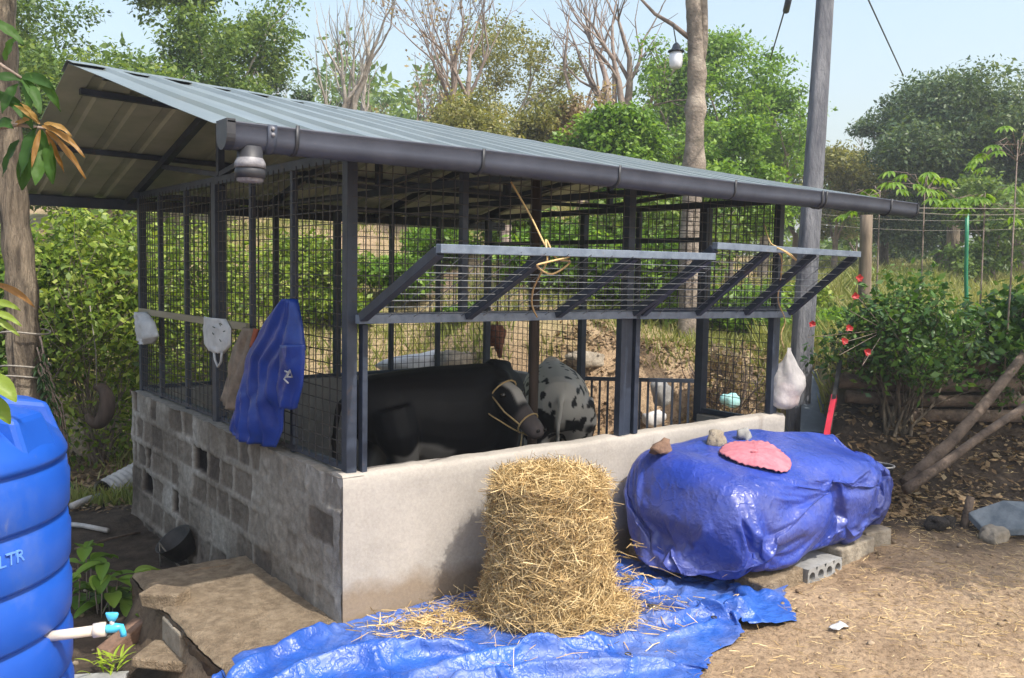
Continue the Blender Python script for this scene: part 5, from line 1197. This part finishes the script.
# ---------------------------------------------------------------- left trunk, near leaves
def left_trunk():
    s = 5.6; tops = [(27, 520), (26, 400), (24, 330), (20, 270), (14, 215), (8, 150), (4, 90), (1, 30), (-3, -40), (-6, -120)]
    pts = [at(a, b, s) for a, b in tops]; g = gz(pts[0][0], pts[0][1]); pts[0][2] = min(pts[0][2], g-.1)
    o = thing('bark_tree', 'tall ridged bark tree trunk at the left edge behind the water tank', 'tree', tuple(pts[0])); mb = MB(); P = []
    for i in range(len(pts)-1):
        for k in range(6): P.append(pts[i]*(1-k/6)+pts[i+1]*k/6)
    n = len(P); rad = [.084+.04*math.exp(-i/7)+.006*math.sin(i*1.3) for i in range(n)]; m0 = len(mb.v); mb.tube(P, rad, 28)
    V = np.array(mb.v); 
    for i in range(n):
        for k in range(28):
            q = i*28+k; d = V[q]-P[i]; V[q] = P[i]+d*(1+.22*(mnoise.noise(Vector((k*1.3, i*.16, 3)))))
    mb.v = [tuple(v) for v in V]; mb.build('trunk', M['bark'], o)
    for yy in (365, 332, 375): 
        a = at(26, yy, s); mb = MB(); mb.tube([a+np.array([.14*math.cos(t), .14*math.sin(t), .01*math.sin(2*t)]) for t in np.linspace(0, 6.283, 25)], .006, 5, cap=False); mb.build('tied_string', M['rope_d'], o)
    rng = np.random.RandomState(9); ends = [at(-6+dx, -140+dy, s+dz) for dx, dy, dz in ((0, 0, 0), (-60, -20, .6), (60, -30, -.5), (10, -60, 0))]
    Q, v = leaf_cloud(np.array(ends), .5, 300, .11, rng); quads('crown', Q, v, L['mid'], o)
left_trunk()
def bigleaf(mb, base, d, ln, w, up=(0, 0, 1), droop=.5, val=.5, wavy=.0):
    base = np.array(base, float); d = np.array(d, float); d /= np.linalg.norm(d); n = 8; P = [base]
    dd = d.copy()
    for i in range(n): dd = dd+np.array([0, 0, -droop/n]); dd /= np.linalg.norm(dd); P.append(P[-1]+dd*ln/n)
    G = np.zeros((n+1, 5, 3))
    for i in range(n+1):
        t = i/n; wd = w*math.sin(math.pi*min(1, (t*.93+.05)))**.8*(1-.3*t); dd = P[min(i+1, n)]-P[max(i-1, 0)]; dd /= np.linalg.norm(dd)
        sd = np.cross(dd, np.array(up, float)); sd /= max(np.linalg.norm(sd), 1e-6); nr = np.cross(sd, dd)
        for j in range(5): q = (j-2)/2; G[i, j] = P[i]+sd*q*wd+nr*(abs(q)*wd*.35+wavy*math.sin(i*1.8+j))
    mb.grid(G, a=val)
def near_branch():
    base = CP[:2]+FH*1.5-np.array([CR[0], CR[1]])*1.45; b = np.array([base[0], base[1], gz(base[0], base[1])-.1])
    o = thing('mango_sapling', 'leafy branch tips with green and tan drooping leaves at the upper left edge', 'sapling', tuple(b))
    s1 = b+np.array([0, 0, 2.1]); t1 = at(-20, 60, 2.2); t2 = at(-10, 130, 2.2); t3 = at(-25, 300, 2.4); e1 = at(22, 78, 2.2); e2 = at(44, 128, 2.2); e3 = at(-5, 285, 2.4); e4 = at(-15, 395, 2.4)
    mb = MB(); mb.tube([b, b+np.array([.02, 0, 1.0]), s1, s1+np.array([0, 0, .5])], [.03, .025, .018, .01], 8)
    for a, c in ((t1, e1), (t2, e2), (t3, e3)): mb.tube([s1-np.array([0, 0, .2]), a, (a+c)/2+np.array([0, 0, .01]), c], [.010, .006, .005, .003], 6)
    mb.tube([s1-np.array([0, 0, .8]), e4], [.010, .004], 6)
    mb.build('stem', M['bark_t'], o)
    rx = np.array(CR); uz = np.array([0, 0, 1.]); fw = np.array([CF[0], CF[1], 0])
    def lf(mb, px, py, s, ang, ln, w, droop, val, out=0):
        w *= .78; droop = droop+.35; val = val*.8; d = rx*math.cos(R(ang))+uz*math.sin(R(ang))+fw*out; bigleaf(mb, at(px, py, s), d+fw*math.sin(px*1.7+ang)*.5, ln*.95, w, up=-fw+uz*.5+rx*math.sin(ang*.7+px)*.7, droop=droop, val=val, wavy=.0025)
    mb = MB()
    for a in [(22, 80, 2.2, -20, .12, .020, 1.2, .55), (22, 78, 2.2, 10, .10, .02, .6, .4), (24, 80, 2.2, -55, .10, .018, .5, .7), (20, 80, 2.2, 160, .09, .02, .5, .3), (18, 84, 2.2, -120, .09, .02, .5, .35), (30, 74, 2.2, -10, .13, .022, 1.4, .62), (5, 60, 2.2, 60, .08, .02, .3, .7), (-10, 20, 2.1, -20, .09, .02, .3, .6), (-15, 92, 2.2, -5, .12, .022, .5, .3), (10, 104, 2.2, -20, .09, .018, .8, .5), (-8, 128, 2.2, 25, .09, .02, .5, .45),
              (36, 128, 2.2, -100, .13, .03, .2, .30), (40, 130, 2.2, -80, .14, .03, .3, .45), (30, 135, 2.2, -125, .13, .028, .2, .25), (48, 140, 2.2, -70, .12, .028, .3, .6), (28, 150, 2.25, -110, .11, .028, .2, .3), (44, 150, 2.2, -95, .10, .026, .2, .7), (12, 122, 2.2, 170, .1, .022, .5, .4), (20, 140, 2.25, -140, .12, .025, .3, .2), (-20, 190, 2.3, 20, .08, .02, .4, .4)]:
        lf(mb, *a)
    mb.build('green_leaves', L['near'], o)
    mb = MB()
    for a in [(42, 126, 2.18, -12, .13, .012, .6, .6), (46, 130, 2.18, -45, .15, .012, .3, .4), (44, 124, 2.18, 10, .08, .010, .8, .8), (40, 124, 2.18, 130, .08, .009, .2, .9), (46, 132, 2.18, -70, .11, .010, .2, .2), (40, 130, 2.18, -100, .10, .010, .2, .5), (38, 122, 2.18, 110, .06, .009, .3, .9), (-6, 284, 2.35, -5, .15, .014, .35, .3), (30, 120, 2.18, 170, .07, .012, .4, .6)]:
        lf(mb, *a)
    mb.build('tan_leaves', L['yellow'], o)
    mb = MB()
    for a in [(-12, 302, 2.3, 8, .09, .014, .4, .75), (-12, 310, 2.3, -8, .10, .014, .3, .8), (-10, 318, 2.3, -18, .09, .012, .3, .9), (-16, 375, 2.2, -20, .11, .035, .5, .8), (-14, 395, 2.2, -50, .10, .03, .4, .6)]:
        lf(mb, *a)
    mb.build('pale_leaves', L['lime'], o)
near_branch()
def broadleaf(name, label, spots, s0, m, seed, ln, w, cat='plant', n=1):
    rng = np.random.RandomState(seed); c = spots[0]; p = at(c[0], c[1], s0); z = gz(p[0], p[1]); o = thing(name, label, cat, (p[0], p[1], z)); mb = MB(); st = MB()
    for (px, py) in spots:
        q = at(px, py-12, s0+rng.normal(0, .08)); g = gz(q[0], q[1]); q[2] = max(q[2], g+.04)
        st.tube([(q[0]+rng.normal(0, .03), q[1]+rng.normal(0, .03), g-.02), q], .004, 5)
        for k in range(3):
            a = rng.rand()*6.28; bigleaf(mb, q, (math.cos(a), math.sin(a), .25), ln*(.7+.6*rng.rand()), w*(.8+.4*rng.rand()), droop=.9, val=float(np.clip(rng.normal(.5, .22), 0, 1)))
    st.build('stem', M['bark_t'], o); mb.build('leaves', m, o); return o
broadleaf('broadleaf_plant', 'low broad leaved green plant growing between the tank and the mud', [(85, 612), (95, 600), (80, 590), (102, 588), (112, 605), (78, 575), (92, 572), (118, 592), (125, 610), (86, 560), (104, 575), (75, 600), (130, 600), (128, 620), (98, 620), (135, 585)], 5.2, L['bright'], 3, .165, .055)
broadleaf('small_weed', 'small pale green weed growing by the dark red brick', [(128, 655), (132, 662), (122, 662), (136, 655)], 4.75, L['bright'], 5, .05, .018)
def fern():
    p = onz(112, 676, -.28); g = gz(p[0], p[1]); o = thing('fern', 'bright yellow green feathery seedling below the tap', 'plant', (p[0], p[1], g)); mb = MB(); rng = np.random.RandomState(8)
    for k in range(26): a = rng.rand()*6.28; e = .5+rng.rand(); bigleaf(mb, (p[0]+rng.normal(0, .03), p[1]+rng.normal(0, .03), g+.04+.06*rng.rand()), (math.cos(a), math.sin(a), e), .10, .008, droop=.8, val=.7+.3*rng.rand())
    mb.build('leaves', leafmat('yellow_green_fern', [(.12, .25, .02), (.38, .50, .05)], .4), o)
    MB().tube([(p[0], p[1], g-.02), (p[0], p[1], g+.05)], .005, 5).build('stem', M['bark_t'], o)
fern()
# vine creeping by the left trunk
def vine():
    p = at(60, 480, 5.7); g = gz(p[0], p[1]); o = thing('hanging_vine', 'trailing dark green vine drooping from the left tree trunk', 'vine', (p[0], p[1], g)); mb = MB(); lf = MB(); rng = np.random.RandomState(2)
    for k in range(14):
        a = at(36+rng.rand()*8, 335+rng.rand()*35, 5.5); b = at(48+rng.rand()*22, 430+rng.rand()*60, 5.6); m_ = (a+b)/2+np.array([.06, 0, .08])*rng.rand(); b[2] = max(b[2], gz(b[0], b[1])+.02)
        mb.tube([a, m_, b], .005, 4)
        for q in range(16): t = rng.rand(); c = a*(1-t)+b*t+(m_-(a+b)/2)*4*t*(1-t)*.5; an = rng.rand()*6.28; bigleaf(lf, c, (math.cos(an), math.sin(an), -.7), .07, .008, droop=.6, val=.4*rng.rand())
    mb.build('stems', M['bark_t'], o); lf.build('leaves', L['hib'], o)
vine()

# ---------------------------------------------------------------- shrubs and bushes
shrub('hibiscus_bush', 'leafy hibiscus bush with red flowers on the bank right of the utility pole', 906, 7.7, 266, 122, L['hib'], 31, .06, 6200, stems=12, stemmat=M['bark'], lowgap=.30, wild=.8)
hb = [o for o in COL.objects if o.name.startswith('hibiscus_bush')][0]
def flowers(o):
    rng = np.random.RandomState(5)
    for (px, py) in ((859, 278), (855, 296), (812, 324), (849, 328), (844, 341), (867, 352)):
        c = at(px, py, 7.0 if px > 830 else 7.6); mb = MB()
        for k in range(5):
            a = k*1.257+rng.rand(); d = np.array([math.cos(a)*CR[0], math.cos(a)*CR[1], math.sin(a)])-np.array([CF[0], CF[1], 0])*.35; bigleaf(mb, c, d, .034, .019, up=(-CF[0], -CF[1], .2), droop=.1, val=rng.rand())
        mb.build('flower', L['red'], o)
        MB().tube([c, c+np.array([.02, .05, -.12]), at(885, 330, 7.5)], .003, 4).build('twig', M['bark_t'], o)
flowers(hb)
shrub('large_leaved_bush', 'darker glossy bush at the right edge beside the leaning logs', 1030, 8.1, 280, 120, L['hib'], 33, .085, 3000, stems=8, lowgap=.3, wild=.8)
shrub('climbing_shrub', 'dense lime green shrub filling the gap behind the left tree trunk', 95, 9.0, 200, 190, L['lime'], 35, .068, 20500, deep=.7, wild=.65, stems=16)
shrub('climbing_shrub', 'tall lime shrub partly behind the far corner of the block wall', 190, 10.3, 212, 170, L['lime'], 36, .068, 12000, deep=.7, wild=.65, stems=12)
shrub('climbing_shrub', 'shaded green shrub at the extreme left edge behind the trunk', -5, 8.6, 215, 130, L['bright'], 37, .08, 9000, deep=.7)
for k, (px, s, yt, w, lf, n, lb) in enumerate([
        (300, 13, 235, 110, 'lime', 6000, 'yellow green bush on the slope seen left of the corner post'), (400, 13.5, 255, 70, 'bright', 3000, 'small green bush low on the dry slope behind the left flap'),
        (440, 15, 222, 90, 'bright', 4500, 'green bush halfway up the slope behind the left flap'), (345, 12.5, 290, 60, 'lime', 2500, 'low yellow green bush just beyond the back wall'),
        (470, 12, 318, 80, 'bright', 3500, 'low green bush beside the reddish trunk'), (560, 12.5, 225, 130, 'bright', 11000, 'dense green bush seen above the spotted cow'),
        (640, 12.0, 235, 120, 'bright', 12000, 'dense green bush between the door posts and the slender trunk'), (740, 12.3, 290, 110, 'bright', 8000, 'leafy bush behind the right hand flap'),
        (655, 13.2, 190, 150, 'mid', 9000, 'taller dark bush behind the slender trunk'), (790, 13.5, 285, 90, 'lime', 5000, 'low light green bush by the foot of the utility pole'),
        (520, 14.5, 205, 100, 'mid', 6000, 'dark bush higher on the slope above the spotted cow'), (845, 11.5, 318, 90, 'bright', 5000, 'low leafy growth beside the sloping dark sheet')]):
    shrub('slope_bush', lb, px, s, yt, w, L[lf], 50+k, .085, n, wild=.5, group='bushes on the slope behind the shed')
# cassava / papaya plants with palmate leaves
def palmate(label, px, s, yt, n, seed, size=.16):
    rng = np.random.RandomState(seed); t = at(px, yt, s); g = gz(t[0], t[1]); o = thing('cassava_plant', label, 'plant', (t[0], t[1], g), 'cassava plants by the fence'); st = MB(); lf = MB()
    st.tube([(t[0], t[1], g-.05), (t[0]+.03, t[1], (g+t[2])/2), tuple(t)], [.010, .008, .005], 7)
    for k in range(n):
        a = rng.rand()*6.28; r = .15+.3*rng.rand(); c = t+np.array([math.cos(a)*r, math.sin(a)*r, -.35*rng.rand()+.1]); st.tube([t-np.array([0, 0, .2*rng.rand()]), (t+c)/2+np.array([0, 0, .04]), c], .003, 4)
        for q in range(7):
            b = a+(q-3)*.48; bigleaf(lf, c, (math.cos(b), math.sin(b), -.15), size*(1-.07*abs(q-3)), .022, droop=.9, val=float(np.clip(rng.normal(.6, .2), 0, 1)))
    st.build('stem', M['bark_t'], o); lf.build('leaves', L['bright'], o)
palmate('cassava plant with spread palmate leaves just right of the gutter end', 925, 8.6, 183, 16, 1); palmate('short cassava plant whose leaves hang right above the gutter tip', 880, 8.8, 190, 10, 2); palmate('cassava plant with bright leaves beside the green post', 985, 8.3, 200, 12, 3); palmate('taller yellowish cassava plant at the right border', 1018, 7.8, 140, 14, 4, .13)

# ---------------------------------------------------------------- trees behind
T_ = 'trees behind the shed'
tree('broadleaf_tree', 'wide light green tree rising over the left end of the roof', 100, 15, 30, 230, L['mid'], M['bark_t'], 101, leafs=.13, clumps=330, per=55, group=T_, crown_bottom=.25)
tree('broadleaf_tree', 'light green tree at the far upper left corner', 10, 17, -30, 200, L['mid'], M['bark_t'], 102, leafs=.13, clumps=230, per=55, group=T_, crown_bottom=.3)
tree('broadleaf_tree', 'tall pale trunked tree whose crown leaves the top of the picture', 205, 18, -70, 175, L['mid'], M['bark_w'], 103, leafs=.14, clumps=300, per=50, group=T_, crown_bottom=.35)
tree('broadleaf_tree', 'low round tree peeping over the ridge left of the pale bare tree', 175, 17, 55, 150, L['mid'], M['bark_t'], 104, leafs=.13, clumps=170, per=50, group=T_)
tree('broadleaf_tree', 'small bluish tree top just left of the pale bare tree', 285, 22, 62, 90, L['dark'], M['bark_t'], 105, leafs=.14, clumps=80, per=40, group=T_)
bare_tree('bare_tree', 'pale many stemmed bare tree rising above the roof ridge', 338, 22, -30, M['bark_w'], 201, depth=5, r=.20, stems=2, spread=.55, group='bare trees', ln=.32, up=.28)
bare_tree('bare_tree', 'dense twiggy brown bare tree right of the pale bare tree', 458, 21, -70, M['bark_t'], 202, depth=6, r=.20, stems=2, spread=.5, group='bare trees', leaf=L['dry'], ln=.28, nleaf=1)
bare_tree('bare_tree', 'low greyish leafless tree between the two taller bare trees', 412, 25, 75, M['bark_t'], 206, depth=5, r=.11, spread=.6, group='bare trees', leaf=L['dry'], nleaf=1)
bare_tree('bare_tree', 'wide crooked bare tree left of the slender lamp trunk', 597, 22, -40, M['bark_t'], 203, depth=5, r=.22, stems=2, spread=.75, group='bare trees', ln=.26, up=.12)
bare_tree('bare_tree', 'small bare tree showing against the sky left of the tall pole base', 890, 30, 120, M['bark_t'], 204, depth=5, r=.10, spread=.6, group='bare trees', ln=.25)
bare_tree('bare_tree', 'faint leafless tree beside the small bluish tree top', 262, 26, 45, M['bark_w'], 205, depth=5, r=.10, spread=.6, group='bare trees', ln=.25)
tree('broadleaf_tree', 'sparse pale leaved tree behind the twiggy brown tree', 505, 24, 10, 150, L['olive'], M['bark_w'], 106, leafs=.13, clumps=110, per=32, group=T_, crown_bottom=.3)
tree('broadleaf_tree', 'yellow green low tree above the middle of the ridge', 470, 18, 92, 110, L['olive'], M['bark_t'], 107, leafs=.12, clumps=120, per=50, group=T_)
tree('broadleaf_tree', 'olive green tree touching the ridge right of the yellow green one', 540, 19, 78, 110, L['olive'], M['bark_t'], 108, leafs=.12, clumps=130, per=50, group=T_)
tree('broadleaf_tree', 'rust tinged dry leaved tree below the crooked bare tree', 583, 18.5, 82, 70, L['dry'], M['bark_t'], 109, leafs=.11, clumps=60, per=45, group=T_)
tree('broadleaf_tree', 'vivid green low tree directly left of the lamp trunk', 620, 15.5, 105, 120, L['bright'], M['bark_t'], 110, leafs=.13, clumps=220, per=55, group=T_)
tree('broadleaf_tree', 'tall bright green layered tree behind the lamp trunk', 705, 23, 18, 190, L['bright'], M['bark_b'], 111, leafs=.16, clumps=330, per=55, group=T_, crown_bottom=.2, flat=.55)
tree('broadleaf_tree', 'bright green rounded tree left of the utility pole', 770, 22, 62, 110, L['bright'], M['bark_b'], 112, leafs=.15, clumps=170, per=50, group=T_)
tree('broadleaf_tree', 'dark leaved low tree right of the lamp trunk at the roof line', 735, 16, 120, 110, L['bright'], M['bark_b'], 113, leafs=.13, clumps=170, per=55, group=T_)
tree('broadleaf_tree', 'muted olive tree beside the utility pole', 840, 26, 140, 110, L['olive'], M['bark_t'], 114, leafs=.15, clumps=130, per=45, group=T_)
tree('broadleaf_tree', 'dull green far tree showing between pole and dark tree', 800, 29, 130, 110, L['dark'], M['bark_t'], 115, leafs=.16, clumps=130, per=45, group=T_)
tree('evergreen_tree', 'huge dark bluish green tree filling the upper right', 955, 26, 58, 230, L['dark'], M['bark'], 116, leafs=.17, clumps=620, per=55, group=T_, crown_bottom=.10, trunk_r=.3, flat=.8)
tree('evergreen_tree', 'dark tree with a ragged outline at the right border', 1040, 24, 60, 150, L['dark'], M['bark'], 117, leafs=.17, clumps=300, per=50, group=T_, crown_bottom=.12, trunk_r=.25)
tree('evergreen_tree', 'dark round treetop left part of the huge tree mass', 893, 28, 78, 80, L['dark'], M['bark'], 118, leafs=.16, clumps=130, per=50, group=T_, crown_bottom=.15)
k = 0
for px, s, yt, w, lf in [(60, 24, 70, 170, 'mid'), (190, 26, 100, 150, 'mid'), (330, 28, 118, 130, 'olive'), (400, 26, 125, 130, 'olive'), (650, 28, 110, 150, 'mid'), (860, 33, 178, 120, 'mid'), (1000, 20, 165, 120, 'mid'), (930, 34, 150, 140, 'dark')]:
    tree('broadleaf_tree', ['dull green tree deep behind the wide light green one', 'hidden looking tree low behind the ridge at the left', 'faint olive tree under the pale bare tree', 'faint olive tree under the twiggy brown tree', 'dull tree in the gap left of the bright layered tree', 'low dim tree at the far edge of the field', 'mid green tree in front of the dark tree at the right border', 'farthest dark tree beyond the grassy field'][k],
         px, s, yt, w, L[lf], M['bark_t'], 130+k, leafs=.17, clumps=120, per=45, group=T_, crown_bottom=.1); k += 1
fence_post(953, 205, 262, 22, .16, M['bark'], 'thick dark twin trunk standing at the top of the grassy field', 'tree_trunk', 'tree')
# far wood behind everything
def far_wood():
    rng = np.random.RandomState(77); cs = []
    for k in range(2600):
        px = -250+1550*rng.rand(); s = 36+22*rng.rand(); g = at(px, 250, s); z = gz(g[0], g[1]); cs.append((g[0], g[1], z+(rng.rand()**.8)*(3.2+1.8*math.sin(px*.021)+1.2*math.sin(px*.06))))
    Q, v = leaf_cloud(np.array(cs), .9, 22, .34, rng); o = quads('far_wood', Q, v, L['mid'], None, (0, 0, 0)); tag(o, 'hazy far-off wood closing the view behind the trees', 'wood', kind='stuff')
far_wood()
# ---------------------------------------------------------------- grass
def grass(name, label, n, region, seed, h, w, m, dens=None):
    rng = np.random.RandomState(seed); px = region[0]+(region[1]-region[0])*rng.rand(n); s = region[2]+(region[3]-region[2])*rng.rand(n)**1.3
    hR = np.array([CR[0], CR[1]]); hR /= np.linalg.norm(hR); X = CP[0]+FH[0]*s+hR[0]*(px-512)/881*s; Y = CP[1]+FH[1]*s+hR[1]*(px-512)/881*s
    c = fbm(X*.8, Y*.8, seed+5); keep = (rng.rand(n) < np.clip((c-.30)*4, 0.05, 1)); X, Y = X[keep], Y[keep]; N = len(X); Z = zt(X, Y)-.01
    P = np.stack([X, Y, Z], -1); hh = h*(.5+rng.rand(N))*(.6+c[keep]); d = rng.normal(0, .38, (N, 3)); d[:, 2] = 1; a = rng.rand(N)*6.28; sd = np.stack([np.cos(a), np.sin(a), 0*a], -1)*w*(.6+.8*rng.rand(N, 1))
    t = P+d*hh[:, None]; mid = P+d*hh[:, None]*.5+np.stack([0*a, 0*a, hh*.08], -1)
    Q = np.stack([P-sd, P+sd, mid+sd*.8, t], 1); v = np.clip(.25+.9*(fbm(X*.6, Y*.6, seed+9)-.2)+rng.normal(0, .16, N), 0, 1)
    o = quads(name, Q, v, m, None, (0, 0, 0)); tag(o, label, 'grass', kind='stuff')
grass('field_grass', 'pale green and straw coloured grass over the field at the right', 60000, (760, 1120, 8.4, 34), 1, .20, .009, L['grass'])
grass('slope_grass', 'patchy dry and green grass over the slope behind the shed', 60000, (60, 790, 10.2, 30), 2, .13, .009, L['grass'])
grass('verge_grass', 'short weeds on the low ground behind the far end of the block wall', 5000, (-20, 150, 7.5, 11), 3, .10, .010, L['grass'])
def litter_leaves():
    rng = np.random.RandomState(6); cs = []
    for k in range(420):
        px = 560+260*rng.rand(); s = 9.4+1.6*rng.rand(); g = at(px, 380, s); cs.append((g[0], g[1], gz(g[0], g[1])+.02))
    for k in range(120): px = 70+70*rng.rand(); s = 7.3+2.5*rng.rand(); g = at(px, 440, s); cs.append((g[0], g[1], gz(g[0], g[1])+.02))
    for k in range(260): px = 840+220*rng.rand(); s = 6.5+1.6*rng.rand(); g = at(px, 440, s); cs.append((g[0], g[1], gz(g[0], g[1])+.02))
    Q, v = leaf_cloud(np.array(cs), .18, 14, .06, rng, flat=.15, up=1.5); o = quads('leaf_litter', Q, v, L['litter'], None, (0, 0, 0)); tag(o, 'brown dead leaves littering the bank and the ground behind the shed', 'leaf litter', kind='stuff')
litter_leaves()
# dry brush tangle behind right end mesh
shrub('dry_brush', 'tangle of dry yellowed brush seen through the mesh at the right end of the shed', 722, 9.6, 345, 70, L['dry'], 71, .05, 2500, stems=14)
# a tree beside the yard, out of view to the right, that throws the shade on the bank and the yard's edge
def yard_tree():
    rng = np.random.RandomState(12); x, y = 7.4, -4.9; z0 = gz(x, y)-.1; o = thing('yard_tree', 'leafy tree standing outside the right edge of the picture that shades the bank', 'tree', (x, y, z0)); mb = MB(); ends = []
    grow(mb, (x, y, z0), (-.1, .1, 1), 2.6, .14, 4, rng, ends, spread=.8, ratio=.7); mb.build('trunk', M['bark'], o)
    cs = []
    for (cx, cy, cz, r, n) in ((4.2, -4.1, 4.2, .62, 60), (4.75, -4.5, 4.3, .5, 34), (6.1, -2.9, 3.9, 1.1, 24), (7.0, -3.6, 4.2, 1.2, 36), (5.1, -3.9, 3.4, .55, 26), (8.2, -3.2, 4.3, 1.3, 60), (5.3, -2.6, 3.6, .6, 22)):
        for k in range(n): d = rng.normal(size=3); d /= np.linalg.norm(d); cs.append(np.array([cx, cy, cz])+d*r*rng.rand()**.4*np.array([1, 1, .6]))
    Q, v = leaf_cloud(np.array(cs+ends[:60]), .35, 55, .12, rng); quads('crown', Q, v, L['mid'], o)
yard_tree()

# ---------------------------------------------------------------- light and world
sd = np.array([.13, -1.0, 1.41]); sd /= np.linalg.norm(sd); el = math.asin(sd[2]); az = math.atan2(sd[0], sd[1])
w = bpy.data.worlds.new('World'); scene.world = w; w.use_nodes = True; nt = w.node_tree
for n in list(nt.nodes): nt.nodes.remove(n)
out = nt.nodes.new('ShaderNodeOutputWorld'); bg = nt.nodes.new('ShaderNodeBackground'); sky = nt.nodes.new('ShaderNodeTexSky')
sky.sky_type = 'NISHITA'; sky.sun_disc = False; sky.sun_elevation = el; sky.sun_rotation = az; sky.air_density = 1.6; sky.dust_density = 4.0; sky.ozone_density = 1.0
bg.inputs[1].default_value = .15; nt.links.new(sky.outputs[0], bg.inputs[0]); nt.links.new(bg.outputs[0], out.inputs[0])
sl = bpy.data.lights.new('sun', 'SUN'); sl.energy = 3.0; sl.angle = R(.53); sl.color = (1, .945, .86); so = bpy.data.objects.new('sun', sl); COL.objects.link(so)
so.rotation_euler = Vector(tuple(sd)).to_track_quat('Z', 'Y').to_euler()

hz = MB().box((-320, -320, -2), (330, 330, 40)).build('haze', None, None, origin=(0, 0, 0)); hz['kind'] = 'stuff'; hz['label'] = 'thin pale daylight haze filling the air'; hz['category'] = 'haze'
hm = bpy.data.materials.new('haze_air'); hm.use_nodes = True; hn = hm.node_tree
for n in list(hn.nodes): hn.nodes.remove(n)
ho = hn.nodes.new('ShaderNodeOutputMaterial'); pv = hn.nodes.new('ShaderNodeVolumePrincipled'); pv.inputs['Color'].default_value = (.86, .92, 1, 1); pv.inputs['Density'].default_value = .0026; pv.inputs['Anisotropy'].default_value = .2
hn.links.new(pv.outputs[0], ho.inputs['Volume']); hz.data.materials.clear(); hz.data.materials.append(hm)
cam = bpy.data.cameras.new('camera'); co = bpy.data.objects.new('camera', cam); COL.objects.link(co); scene.camera = co
cam.sensor_width = 36; cam.lens = 36*CAM[6]/1024; cam.clip_end = 2000; cam.clip_start = .05
from mathutils import Matrix
co.matrix_world = Matrix(((CR[0], CU[0], -CF[0], CP[0]), (CR[1], CU[1], -CF[1], CP[1]), (CR[2], CU[2], -CF[2], CP[2]), (0, 0, 0, 1)))
vs = scene.view_settings; vs.view_transform = 'Standard'; vs.look = 'None'; vs.exposure = 0.90; vs.gamma = 1; vs.use_curve_mapping = False
scene.cycles.max_bounces = 6; scene.cycles.diffuse_bounces = 4; scene.cycles.transparent_max_bounces = 12
scene.cycles.use_denoising = True; scene.cycles.caustics_reflective = False; scene.cycles.caustics_refractive = False
